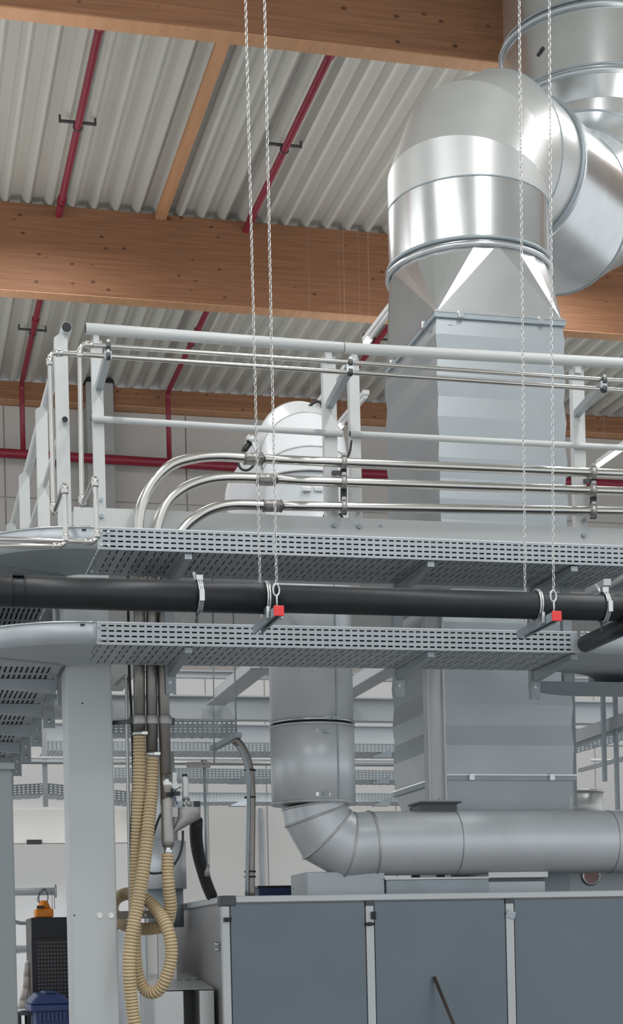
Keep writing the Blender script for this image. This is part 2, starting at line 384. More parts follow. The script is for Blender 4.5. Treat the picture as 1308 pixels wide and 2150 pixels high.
# machines behind the hoses
bx = P(292, 2000, 10.2578).x; 
hop = thing('filter_housing', 'pale grey sheet metal filter housing behind the looped hose', 'machine')
part('body', MB().box(bx, XC0 - 0.362, 9.913, 10.8612, 0, P(330, 1945, 9.913).z), 'cladding', hop, bevel=0.0086)
part('cover', MB().box(bx + 0.0603, bx + 0.1724, 9.8785, 9.913, 0.0431, P(330, 1960, 9.913).z), 'galvanized_satin', hop, bevel=0.0034)
dc = P(348, 1900, 10.344)
drum = MB().tube([(dc.x, 10.344, P(348, 1945, 9.913).z), (dc.x, 10.344, P(348, 1866, 10.344).z)], 0.1121, 24)
part('neck', drum, 'galvanized_dull', hop)
part('drum', MB().tube([(dc.x, 10.344, P(348, 1867, 10.344).z), (dc.x, 10.344, P(348, 1767, 10.344).z)], 0.1336, 28), 'cladding', hop)
part('upper_duct', MB().tube([(dc.x, 10.344, P(348, 1767, 10.344).z), (dc.x, 10.344, P(348, 1700, 10.344).z), (dc.x - 0., 10.344, P(348, 1580, 10.344).z)], [0.0862, 0.0862, 0.0733], 24), 'cladding', hop)
# rod leaning on the cabinet
single('leaning_rod', MB().tube([P(912, 2052, YC - 0.0103), P(952, 2150, YC - 0.2155), P(1010, 2290, YC - 0.5344)], 0.0095, 10), 'brown_rod', 'thin dark rod leaning against the middle cabinet door', 'rod')
# things on top of the cabinet
def topbox(name, x0, x1, ytop, Y0, Y1, m, label, cat='duct base', z0=None):
    a = P(x0, 1860, Y0); b = P(x1, 1860, Y0)
    return single(name, MB().box(a.x, b.x, Y0, Y1, ZC1 - 0.0172 if z0 is None else z0, P((x0 + x1) / 2, ytop, Y0).z), m, label, cat, bevel=0.0043)
topbox('support_plinth', 645, 808, 1830, 9.4992, 9.913, 'galvanized', 'grey box plinth on the cabinet beneath the duct elbow', 'plinth')
t = thing('damper_box', 'low dark grey damper box on the cabinet under the round duct', 'box')
a = P(811, 1850, 9.482); b = P(1026, 1850, 9.482)
part('body', MB().box(a.x, b.x, 9.482, 9.913, ZC1 - 0.0172, P(915, 1846, 9.482).z), 'galvanized_dull', t, bevel=0.0034)
part('lid', MB().box(a.x - 0.0086, b.x, 9.4734, 9.913, P(915, 1846, 9.482).z, P(915, 1842, 9.482).z), 'galvanized_satin', t)
t = thing('damper_box', 'lighter grey box on the cabinet right of the dark damper box', 'box')
a2 = P(1150, 1850, 9.4992)
part('body', MB().box(b.x + 0.0026, a2.x - 0.0172, 9.4992, 9.913, ZC1 - 0.0172, P(1080, 1850, 9.482).z), 'galvanized', t, bevel=0.0034)
part('lid', MB().box(b.x + 0.0026, a2.x, 9.4906, 9.913, P(1080, 1843, 9.482).z, P(1080, 1830, 9.482).z), 'galvanized_satin', t, bevel=0.0034)
part('gasket', MB().box(b.x + 0.0026, a2.x - 0.0172, 9.5079, 9.913, P(1080, 1850, 9.482).z, P(1080, 1843, 9.482).z), 'dark_steel', t)
t = thing('fan_box', 'grey fan box with a round inspection window at the right end of the cabinet top', 'machine')
a3 = P(1160, 1850, 9.9561)
part('body', MB().box(a3.x, P(1390, 1800, 9.9992).x, 9.9992, 10.5164, ZC1 - 0.0172, P(1230, 1800, 9.9992).z), 'galvanized', t, bevel=0.0034)
q = P(1241, 1838, 9.9906)
part('port_rim', MB().torus(q, (0, 1, 0), 0.0569, 0.0103, 24, 6), 'galvanized_bright', t)
part('port_glass', MB().cyl(q + V((0, 0.0103, 0)), q + V((0, -0.0034, 0)), 0.0534, 24), 'skin_pink', t, 'round pinkish port')  # port disc in one even pinkish colour
t = thing('blue_crate', 'flat blue plastic crate on the far end of the cabinet top', 'crate')
a = P(537, 1872, 10.6026); b = P(632, 1872, 10.6026)
part('tray_body', MB().box(a.x, b.x, 10.5164, 10.7319, ZC1 - 0.0172, P(590, 1864, 10.5164).z), 'blue_plastic', t, bevel=0.0086)
part('dark_sheet', MB().box(a.x, b.x - 0.0172, 10.5336, 10.7147, P(590, 1864, 10.5164).z, P(590, 1859, 10.5164).z), 'black_plastic', t)

# ================================================================ SQUARE DUCT AND ROUND DUCT
YD = 9.8268
XD0 = P(917, 690, YD).x; XD1 = P(1180, 690, YD).x
YD2 = PX(811, 778, XD0).y
ZT = P(1045, 666, YD).z; ZM = P(1060, 1629, YD).z; ZL = P(1060, 1740, YD).z
sq = thing('square_duct', 'tall rectangular galvanized duct rising through the platform behind the railing', 'duct')
def zig(z0, z1, first, step, amp):
    out = [z0]; z = z0 + first; k = 0; offs = [0.]
    while z < z1 - step * .4:
        out.append(z); offs.append(amp if k % 2 == 0 else 0.); z += step; k += 1
    out.append(z1); offs.append(0.); return out, offs
zs, of = zig(ZM, ZT - .01, 0.1896, 0.1276, 0.0112)
def face(p, q, nrm):
    p, q, nrm = V(p), V(q), V(nrm); m = MB()
    for i in range(len(zs) - 1):
        a = p + nrm * of[i]; b = q + nrm * of[i]; c = q + nrm * of[i + 1]; d = p + nrm * of[i + 1]
        w_ = (q - p).normalized(); a = a - w_ * of[i]; b = b + w_ * of[i]; c = c + w_ * of[i + 1]; d = d - w_ * of[i + 1]
        m.add([(a.x, a.y, zs[i]), (b.x, b.y, zs[i]), (c.x, c.y, zs[i + 1]), (d.x, d.y, zs[i + 1])], [(0, 1, 2, 3)])
    return m
part('front_panel', face((XD0, YD, 0), (XD1, YD, 0), (0, -1, 0)), 'galvanized', sq)
part('side_panel', face((XD0, YD2, 0), (XD0, YD, 0), (-1, 0, 0)), 'galvanized', sq)
part('side_panel', face((XD1, YD, 0), (XD1, YD2, 0), (1, 0, 0)), 'galvanized', sq)
part('back_panel', face((XD1, YD2, 0), (XD0, YD2, 0), (0, 1, 0)), 'galvanized', sq)
def flange(z, h=0.0302, o=0.019, nm='flange'):
    m = MB().box(XD0 - o, XD1 + o, YD - o, YD, z - h, z).box(XD0 - o, XD1 + o, YD2, YD2 + o, z - h, z).box(XD0 - o, XD0, YD, YD2, z - h, z).box(XD1, XD1 + o, YD, YD2, z - h, z)
    part(nm, m, 'galvanized_dull', sq)
    m = MB().box(XD0 - o - 0.0034, XD1 + o + 0.0034, YD - o - 0.0034, YD, z, z + 0.0078).box(XD0 - o - 0.0034, XD0, YD, YD2, z, z + 0.0078)
    part('flange_lip', m, 'galvanized_bright', sq)
flange(ZT); flange(ZM)
for f in (.18, .82):
    for z in (ZT, ZM):
        x = XD0 + (XD1 - XD0) * f; part('flange_clamp', MB().cbox((x, YD - 0.0259, z - 0.0103), 0.0345, 0.0259, 0.0431), 'galvanized_bright', sq, bevel=0.0026)
    part('flange_clamp', MB().cbox((XD0 - 0.0259, YD + (YD2 - YD) * f, ZT - 0.0103), 0.0259, 0.0431, 0.0431), 'galvanized_bright', sq, bevel=0.0026)
q = P(938, 690, YD - 0.0026)
st = part('sticker', MB().cbox(q, 0.0862, 0.0034, 0.0646), 'sticker', sq, 'white paper sticker')
part('print', MB().cbox(q + V((0.0215, -0.0026, 0.0172)), 0.0302, 0.0017, 0.0121).cbox(q + V((-0., -0.0026, -0.0207)), 0.069, 0.0017, 0.0103), 'sticker_ink', st)
# lower taper into the unit
tp = 0.0862
m = MB().add([(XD0, YD, ZM - 0.0302), (XD1, YD, ZM - 0.0302), (XD1, YD2, ZM - 0.0302), (XD0, YD2, ZM - 0.0302), (XD0 + 0.0259, YD + 0.0431, ZL), (XD1 - 0.0172, YD + 0.0431, ZL), (XD1 - 0.0172, YD2 - tp * 3, ZL), (XD0 + 0.0259, YD2 - tp * 3, ZL)],
             [(0, 4, 5, 1), (1, 5, 6, 2), (2, 6, 7, 3), (3, 7, 4, 0)])
part('lower_taper', m, 'galvanized', sq)
part('lower_collar', MB().box(XD0 + 0.0259, XD1 - 0.0172, YD + 0.0431, YD2 - tp * 3, ZC1 - 0.0086, ZL), 'galvanized_dull', sq)

rd = thing('round_duct', 'huge galvanized round duct elbowing over from the square duct towards the roof', 'duct')
XM, YM = (XD0 + XD1) / 2, (YD + YD2) / 2
RD = 0.5258
ZRIM = P(990, 509, YM - RD).z; ZCOL = P(990, 364, YM - RD).z
def circ(c, r, n=32, d=V((0, 0, 1))):
    return [V((c[0] + r * math.cos(2 * math.pi * k / n), c[1] + r * math.sin(2 * math.pi * k / n), c[2])) for k in range(n)]
n = 48; cr = circ((XM, YM, ZRIM), RD, n); z0 = ZT + 0.0034
cor = [V((XD1, YD2, z0)), V((XD0, YD2, z0)), V((XD0, YD, z0)), V((XD1, YD, z0))]
cone = MB(); tri = MB(); h = n // 4
for qd in range(4):
    base = [cor[qd]] + [cr[(qd * h + k) % n] for k in range(h + 1)]
    for k in range(0, h, 2): cone.add([cor[qd], cr[(qd * h + k) % n], cr[(qd * h + k + 2) % n]], [(0, 1, 2)])
    nx = (qd + 1) % 4
    tri.add([cor[qd], cr[((qd + 1) * h) % n], cor[nx]], [(0, 1, 2)])
part('corner_cone', cone, 'galvanized_bright', rd, 'creased corner facets of the square-to-round piece')
part('transition_panel', tri, 'galvanized_bright', rd)
part('base_lip', MB().box(XD0 - 0.0086, XD1 + 0.0086, YD - 0.0086, YD, z0 - 0.0017, z0 + 0.0172).box(XD0 - 0.0086, XD0, YD, YD2, z0 - 0.0017, z0 + 0.0172), 'galvanized_bright', rd)
part('rim_flange', MB().torus((XM, YM, ZRIM), (0, 0, 1), RD + .012, .016, 64, 10), 'galvanized_bright', rd)
part('rim_ring', MB().torus((XM, YM, ZRIM + 0.0431), (0, 0, 1), RD + 0.0103, 0.0121, 64, 8), 'galvanized_dull', rd)
part('collar', MB().tube([(XM, YM, ZRIM), (XM, YM, ZCOL)], RD, 64, cap=False), 'galvanized_bright', rd)

def gored(root, pts, r, m, seam='galvanized_dull', sr=0.0069, n=64, nm='gore', endseam=(True, True), mats=None, skipseam=()):
    pts = [V(p) for p in pts]; N = len(pts); ds = [(pts[i + 1] - pts[i]).normalized() for i in range(N - 1)]
    _, s, u = frame(ds[0])
    for i in range(N - 1):
        d = ds[i]
        if i:
            s = (s - d * s.dot(d)).normalized(); u = s.cross(d).normalized()
        nA = ds[0] if i == 0 else (ds[i - 1] + d).normalized(); nB = d if i == N - 2 else (d + ds[i + 1]).normalized()
        A = []; B = []
        for k in range(n):
            q = (s * math.cos(2 * math.pi * k / n) + u * math.sin(2 * math.pi * k / n)) * r
            A.append(pts[i] + q - d * (q.dot(nA) / d.dot(nA))); B.append(pts[i + 1] + q - d * (q.dot(nB) / d.dot(nB)))
        mb = MB().add(A + B, [(k, (k + 1) % n, n + (k + 1) % n, n + k) for k in range(n)], True)
        part(nm, mb, mats[i] if mats else m, root)
        if (i or endseam[0]) and i not in skipseam: part('seam', MB().loop(A, sr, 5), seam, root)
    if endseam[1]: part('seam', MB().loop(B, sr, 5), seam, root)
def elbow(S, d1, d2, R, n, start=False):
    """tangent polyline of a mitred elbow: n mitre vertices; returns vertices and end point"""
    S = V(S); d1 = V(d1).normalized(); d2 = V(d2).normalized(); th = d1.angle(d2)
    ax = d1.cross(d2).normalized(); c = S + (ax.cross(d1)).normalized() * R
    out = []; rr = R / math.cos(th / n / 2)
    for k in range(n):
        a = th * (k + .5) / n; out.append(c + Matrix.Rotation(a, 3, ax) @ (S - c) * (rr / R))
    return out, c + Matrix.Rotation(th, 3, ax) @ (S - c)
hd_ = V((.66, .75, 0)).normalized()
tg = P(1240, 100, 11.7232); dv_ = V((tg.x - XM, tg.y - YM, 0)); hd_ = dv_.normalized(); dist = dv_.length
RE = .49
v1, e1 = elbow((XM, YM, ZCOL), (0, 0, 1), hd_, RE, 3)
z3 = P(1240, 190, tg.y - RD).z - .03; RE2 = z3 - e1.z
s2 = e1 + hd_ * (dist - RE - RE2); print('DUCT', dist, RE2, e1, tg, y1f)
v2, e2 = elbow(s2, hd_, (0, 0, 1), RE2, 3)
top = V((e2.x, e2.y, ZR + 0.0862))
pl = [V((XM, YM, ZCOL))] + v1 + [e1 + hd_ * 0.18]
gored(rd, pl[:2] + [pl[1] + (pl[2] - pl[1]) * .02], RD - .003, 'galvanized_satin', sr=.0005, endseam=(True, False))
part('collar_seam', MB().torus((XM, YM, ZCOL), (0, 0, 1), RD - .001, .006, 64, 6), 'galvanized_dull', rd)
gored(rd, pl, RD - .004, 'galvanized_satin', sr=.006, skipseam=(0, 1, 2))
f0 = e1 + hd_ * 0.18
part('joint_flange', MB().torus(f0, hd_, RD + 0.0086, 0.019, 64, 8), 'galvanized_dull', rd)
part('joint_flange', MB().torus(f0 + hd_ * 0.0388, hd_, RD + 0.0086, 0.0155, 64, 8), 'galvanized_bright', rd)
rd2 = thing('round_duct', 'second round duct elbow climbing to the roof at the top right corner', 'duct')
gored(rd2, [f0 + hd_ * 0.0517] + v2 + [e2 + V((0, 0, .02))], RD + 0.0086, 'galvanized_bright', sr=0.0086)
z_a = P(1250, 140, tg.y - .67).z; z_b = P(1250, 0, tg.y - .67).z; R2 = .665
part('reducer', MB().tube([(e2.x, e2.y, e2.z), (e2.x, e2.y, z_a)], [RD + .01, R2], 64, cap=False), 'galvanized_bright', rd2)
part('riser', MB().tube([(e2.x, e2.y, z_a), (e2.x, e2.y, z_b)], R2, 64, cap=False), 'galvanized_bright', rd2)
for z in (z_a, z_b):
    part('riser_flange', MB().torus((e2.x, e2.y, z), (0, 0, 1), R2 + .010, .022, 64, 8), 'galvanized', rd2)
    part('riser_seam', MB().torus((e2.x, e2.y, z + .05), (0, 0, 1), R2 + .003, .008, 64, 6), 'galvanized_dull', rd2)
part('riser', MB().tube([(e2.x, e2.y, z_b), (e2.x, e2.y, ZR + .15)], R2 - .01, 64, cap=False), 'galvanized_bright', rd2)
q = P(1140, 102, e2.y - R2 - 0.0086); part('screw_head', MB().cyl(q, q + V((0, 0.0862, 0)), 0.0155, 8), 'black_plastic', rd2)

# ================================================================ INSULATED EXHAUST PIPE
YI = 9.5682
ip = thing('insulated_pipe', 'silver clad exhaust pipe coming down and elbowing right above the cabinet', 'pipe')
xa, xb = P(568, 1460, YI), P(738, 1460, YI); XI = (xa.x + xb.x) / 2; RI = (xb.x - xa.x) / 2
zA = P(653, 1522, YI).z; zB = P(655, 1527, YI).z; zC = P(656, 1690, YI).z
ZTOPP = P(600, 1010, YI).z
part('upper_cladding', MB().tube([(XI, YI, zA + 0.0034), (XI, YI, ZTOPP)], RI, 56), 'cladding', ip)
part('gap_band', MB().tube([(XI, YI, zB), (XI, YI, zA + 0.0034)], RI - 0.0172, 56), 'black_rubber', ip, 'black gap between cladding shells')
part('lower_cladding', MB().tube([(XI, YI, zC), (XI, YI, zB)], RI + 0.0026, 56), 'cladding', ip)
part('rolled_rim', MB().torus((XI, YI, zA + 0.0052), (0, 0, 1), RI + 0.0017, 0.0078, 56, 6), 'galvanized_bright', ip)
part('rolled_rim', MB().torus((XI, YI, zB - 0.0052), (0, 0, 1), RI + 0.0034, 0.0069, 56, 6), 'galvanized_satin', ip)
part('rolled_rim', MB().torus((XI, YI, zC + 0.0052), (0, 0, 1), RI + 0.0034, 0.0069, 56, 6), 'galvanized_satin', ip)
ang = math.radians(-68)
for z0_, z1_, r_ in ((zC, zB, RI + 0.0026), (zA, ZTOPP, RI)):
    x_, y_ = XI + math.cos(ang) * r_, YI + math.sin(ang) * r_
    part('lap_seam', MB().bar((x_, y_, z0_ + 0.0086), (x_, y_, z1_ - 0.0086), 0.0086, 0.0103, (0, 1, 0)), 'galvanized_dull', ip)
for yy_, dx in ((1507, 0.0259), (1535, -0.0259), (1668, -0.0259)):
    q = P(687, yy_, YI - RI * .94 - 0.0086); q.x += dx
    lt = part('toggle_latch', MB().cbox(q, 0.0862, 0.0138, 0.0224), 'galvanized_bright', ip, bevel=0.0026)
    part('latch_lever', MB().cbox(q + V((0.0172, -0.0121, 0)), 0.0345, 0.0121, 0.0172), 'galvanized_dull', lt)
RP = (P(900, 1702, YI).z - P(900, 1836, YI).z) / 2 
ax_ = [V((XI + 0.0043, YI, zC)), P(664, 1713, YI), P(686, 1752, YI), P(729, 1776, YI), P(779, 1771, YI), P(952, 1770, YI), P(1275, 1764, YI), P(2050, 1757, YI)]
for p_ in ax_: p_.y = YI
for p_ in ax_[4:]: p_.z = ax_[5].z
ip2r = thing('exhaust_pipe', 'fat horizontal silver pipe lying above the grey cabinet', 'pipe')
gored(ip, ax_[:5], RP, 'cladding', seam='galvanized_satin', sr=0.0078, nm='elbow_gore')
gored(ip2r, ax_[4:], RP, 'cladding', seam='galvanized', sr=0.0034, nm='pipe_section', endseam=(False, False))
for x in (1090,):
    q = P(x, 1836, YI); part('saddle', MB().box(q.x - 0.0259, q.x + 0.0259, YI + 0.0862, YI + 0.1724, ZC1 - 0.0172, ax_[5].z - RP * .86), 'dark_steel', ip2r)
# white upper elbow behind the railing: turns away along the depth of the hall
we = thing('white_duct_elbow', 'glossy white jacketed duct elbow with curved seams behind the railing', 'duct')
zE = P(600, 1000, YI).z; R_ = 0.362
WD = V((.03, 1, 0)).normalized()
v3, e3 = elbow((XI, YI, ZTOPP), (0, 0, 1), WD, 0.2586, 3)
gored(we, [V((XI, YI, ZTOPP))] + v3 + [e3 + WD * 1.0344], RI + 0.0086, 'white_paint', seam='galvanized_satin', sr=0.0052)
ee = e3 + WD * 1.0344
part('end_cap', MB().cyl(ee, ee + WD * 0.0862, RI + 0.0103, 56), 'white_paint', we)
part('support_leg', MB().box(ee.x - 0.0345, ee.x + 0.0345, ee.y - .3, ee.y - .22, P(700, 1128, 8.4).z, ee.z - RI + 0.0172), 'post_paint', we)
for (x, y) in ((644, 1027), (668, 1027)):
    q = P(x, y, YI - RI - 0.); part('toggle_latch', MB().cbox(q, 0.0517, 0.0172, 0.0259), 'galvanized_bright', we, bevel=0.0026)
# small sensor head left of the elbow
sh = thing('cable_gland_sensor', 'small grey sensor head with a curled black cable left of the white elbow', 'sensor')
q = P(522, 930, YI + 0.0862)
h0_, h1_ = P(513, 945, YI + .1), P(526, 926, YI + .1); hv = (h1_ - h0_).normalized()
part('head', MB().tube([h1_ - hv * .012, h1_, h1_ + hv * .022, h1_ + hv * .035, h1_ + hv * .040], [.028, .034, .031, .018, .002], 18), 'galvanized_satin', sh)
part('gland', MB().tube([h0_ - hv * .01, h0_, h1_ - hv * .010], [.013, .018, .020], 14), 'black_plastic', sh)
part('bracket', MB().bar(P(530, 925, YI + .08), P(548, 968, YI + .08), .02, .012), 'galvanized_satin', sh)
part('cable', MB().tube(spline([P(510, 948, YI + 0.0862), P(498, 962, YI + 0.0862), P(505, 983, YI + 0.0862), P(520, 987, YI + 0.0862), P(533, 975, YI + 0.0862), P(540, 950, YI + 0.0862)], 6), 0.0078, 8), 'black_rubber', sh)
part('stem', MB().tube([q + V((0.0431, 0, -0.0345)), P(552, 985, YI + 0.0431)], 0.0103, 8), 'cast_alu', sh)

# support post in front of the square duct
sp = thing('support_post', 'slim grey channel post with base plate standing before the square duct', 'post')
a = P(897, 1540, 9.6113); b = P(934, 1540, 9.6113); zt2 = P(915, 1200, 9.6113).z; zb2 = P(925, 1682, 9.6113).z
part('web', MB().box(a.x + 0.0103, b.x - 0.0103, 9.6285, 9.6544, zb2, zt2), 'post_paint', sp)
for x in (a.x, b.x - 0.0103): part('post_flange', MB().box(x, x + 0.0103, 9.5941, 9.6803, zb2, zt2), 'post_paint', sp)
part('base_plate', MB().box(a.x - 0.0259, b.x + 0.0431, 9.551, 9.7061, zb2 - 0.0103, zb2), 'post_paint', sp)
bolt(sp, ((a.x + b.x) / 2, 9.5682, zb2 + 0.0034), 0.0103, (0, 0, 1))
sa = thing('steel_bearer', 'dark steel bearer block under the slim grey post behind the round pipe', 'bearer')
a_ = P(876, 1690, 9.551); b_ = P(963, 1690, 9.551)
part('top_plate', MB().box(a_.x, b_.x, 9.4992, 9.7406, zb2 - 0.0215, zb2 - 0.0103), 'dark_steel', sa)
part('block', MB().box(a_.x + 0.0172, b_.x - 0.0172, 9.5337, 9.7234, zb2 - 0.1034, zb2 - 0.0215), 'dark_steel', sa)
part('leg', MB().box(a_.x + 0.0259, a_.x + 0.0776, 9.7665, 9.7923, ZC1 - 0.0172, zb2 - 0.0224), 'dark_steel', sa)
part('leg', MB().box(b_.x - 0.0776, b_.x - 0.0259, 9.7665, 9.7923, ZC1 - 0.0172, zb2 - 0.0224), 'dark_steel', sa)

# ================================================================ PLATFORM, COLUMNS
YR = 8.4                                        # railing plane = platform edge
ZPL = P(700, 1128, YR).z                        # platform top
XP0 = P(131, 900, YR + .15).x - .12; XP1 = 9.0
plat = thing('steel_platform', 'grey steel platform deck on beams carrying the railing', 'platform')
XPLL = XP0 + .0
wx0, wx1 = XI - .5, XD1 + .12                    # opening for the ducts is the part behind YD - .1
part('edge_beam', MB().box(XP0, XP1, YR + .02, YR + .08, ZPL - .09, ZPL - .004), 'beam_paint', plat)
part('edge_beam', MB().box(XP0, XP0 + .06, YR + .08, 13.6, ZPL - .09, ZPL - .004), 'beam_paint', plat)
k = 0
x = XP0
while x < XP1 - .01:
    x2 = min(x + 1.0, XP1)
    part('deck_panel', MB().box(x + .003, x2 - .003, YR + .0, 9.10, ZPL - .004, ZPL + .0), 'galvanized_satin', plat)
    part('joist', MB().box(x + .45, x + .50, YR + .08, 9.04, ZPL - .09, ZPL - .004), 'beam_paint', plat)
    x = x2
part('deck_panel', MB().box(XP0, P(540, 1200, 9.5).x - .25, 9.103, 13.6, ZPL - .004, ZPL), 'galvanized_satin', plat)
for xa_, xb__, ya_, yb__ in ((P(540, 1200, 9.5).x - .246, XI - RI - .05, 9.103, 11.85), (XI - RI - .047, XD0 - .06, YI + RI + .05, 11.85), (XI + RI + .05, XD0 - .06, 9.103, YI + RI + .047), (XD0 - .057, XD1 + .06, YD2 + .06, 11.85), (XD1 + .063, XP1, 9.103, 12.3)):
    part('deck_panel', MB().box(xa_, xb__, ya_, yb__, ZPL - .004, ZPL), 'galvanized_satin', plat)
part('rear_beam', MB().box(XP0, XP1, 9.04, 9.10, ZPL - .09, ZPL - .004), 'beam_paint', plat)

def column(nm_label, xl, xr, y_ref, Y, depth, top, m='column_paint', x_tilt=True):
    a = P(xl, y_ref, Y).x; b = P(xr, y_ref, Y).x
    r = thing('steel_column', nm_label, 'column')
    part('shaft', MB().box(a, b, Y, Y + depth, .02, top), m, r, bevel=.008)
    part('base_plate', MB().box(a - .06, b + .06, Y - .06, Y + depth + .06, 0, .02), m, r)
    part('head_plate', MB().box(a - .01, b + .01, Y - .01, Y + depth + .01, top - .03, top), m, r)
    return r, a, b
col_r, ca, cb = column('broad pale grey steel column left of the hanging hoses', 147, 243, 1800, YR, .24, ZPL - .095)
for (x, y) in ((209, 1922), (233, 1922)):
    q = P(x, y, YR)
    bb = part('bolt', MB().cyl(q, q + V((0, -.012, 0)), .008, 6), 'stainless', col_r)
    part('washer', MB().cyl(q, q + V((0, -.004, 0)), .015, 14), 'stainless', bb)
for (x, y) in ((156, 1922), (173, 1477)):
    q = P(x, y, YR); part('drill_hole', MB().cyl(q + V((0, .003, 0)), q + V((0, -.0015, 0)), .0045, 10), 'black_plastic', col_r)
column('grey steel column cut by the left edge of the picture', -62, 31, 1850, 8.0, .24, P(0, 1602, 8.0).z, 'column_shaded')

# ---------------------------------------------------------------- railing
rl = thing('guard_railing', 'white painted guard railing with round handrail along the platform front', 'railing')
def rail(p, q, r, name, endcap=True):
    t = part(name, MB().tube([p, q], r, 18), 'rail_paint', rl)
    if endcap:
        d = (p - q).normalized(); part('end_plug', MB().cyl(p - d * .005, p + d * .003, r * .86, 16), 'black_plastic', t, 'black plastic end plug')
    return t
rail(P(180, 690, YR), P(720, 730.5, YR), .029, 'handrail')
rail(P(722, 731, YR), P(2100, 806, YR), .029, 'handrail', False)
rail(P(192, 879, YR + .0), P(719, 911, YR), .0165, 'knee_rail')
rail(P(735, 911, YR), P(2100, 981, YR), .0165, 'knee_rail')
def stanchion(xc, w, ytop, lean=0.0):
    yb = YR + .045
    q = P(xc, 930, YR); zt = P(xc, ytop, YR).z
    m = MB().box(q.x - w / 2, q.x + w / 2, YR + .018, YR + .026, ZPL + .001, zt).box(q.x - w / 2, q.x - w / 2 + .008, YR + .026, YR + .065, ZPL + .001, zt)
    s = part('stanchion', m, 'rail_paint', rl)
    part('rail_saddle', MB().box(q.x - w / 2 + .01, q.x + .01, YR - .004, YR + .030, zt - .03, zt + .02), 'rail_paint', s)
    for dz in (.06, .14):
        bolt(s, (q.x, YR - .006, ZPL + dz), .012, m='galvanized_dull')
    return s
stanchion(209, .055, 712); stanchion(697, .070, 745); stanchion(749, .055, 748); stanchion(1220, .068, 772); stanchion(1735, .068, 800)
part('toe_board', MB().hexa([P(155, 1118, YR) , P(2100, 1207, YR), P(2100, 1207, YR) + V((0, .008, 0)), P(155, 1118, YR) + V((0, .008, 0))],
     [P(155, 1064, YR), P(2100, 1142, YR), P(2100, 1142, YR) + V((0, .008, 0)), P(155, 1064, YR) + V((0, .008, 0))]), 'rail_paint', rl)
q = P(799, 1104, YR - .002); bolt(rl, q, .006, m='galvanized_dull')
# side railing running away
rs = thing('side_railing', 'white painted side railing receding along the left platform edge', 'railing')
Y0s = 8.62; qa = P(140, 687, Y0s); XS = qa.x
t = part('handrail', MB().tube([(XS, Y0s, qa.z), (XS, 13.6, qa.z)], .028, 18), 'rail_paint', rs)
part('end_plug', MB().cyl((XS, Y0s + .006, qa.z), (XS, Y0s - .004, qa.z), .025, 18), 'black_plastic', t, 'black plastic end plug')
qk = P(131, 883, Y0s + .02); 
t = part('knee_rail', MB().tube([(XS - .02, Y0s, qk.z), (XS - .02, 13.6, qk.z)], .0165, 14), 'rail_paint', rs)
part('end_plug', MB().cyl((XS - .02, Y0s + .006, qk.z), (XS - .02, Y0s - .004, qk.z), .015, 14), 'black_plastic', t, 'black plastic end plug')
for xc, ytop in ((131, 728), (90, 862), (53, 985), (25, 1086), (4, 1168)):
    yy = Y0s + .03 + 0 * xc if xc == 131 else PX(xc, ytop + 60, XS - .025).y
    m = MB().box(XS - .062, XS + .006, yy, yy + .008, ZPL + .001, qa.z - .045).box(XS - .0615, XS - .054, yy + .009, yy + .045, ZPL + .001, qa.z - .045)
    m.hexa([(XS - .062, yy, qa.z - .045), (XS + .006, yy, qa.z - .045), (XS + .006, yy + .008, qa.z - .045), (XS - .062, yy + .008, qa.z - .045)],
           [(XS - .01, yy, qa.z - .005), (XS + .012, yy, qa.z - .005), (XS + .012, yy + .008, qa.z - .005), (XS - .01, yy + .008, qa.z - .005)])
    s = part('stanchion', m, 'rail_paint', rs)
part('toe_board', MB().box(XS + .012, XS + .018, Y0s + .05, 13.6, ZPL + .001, ZPL + .15), 'rail_paint', rs)
part('toe_return', MB().box(XS + .02, P(155, 1100, YR).x + .02, YR + .01, YR + .018, ZPL + .001, ZPL + .1), 'rail_paint', rs)

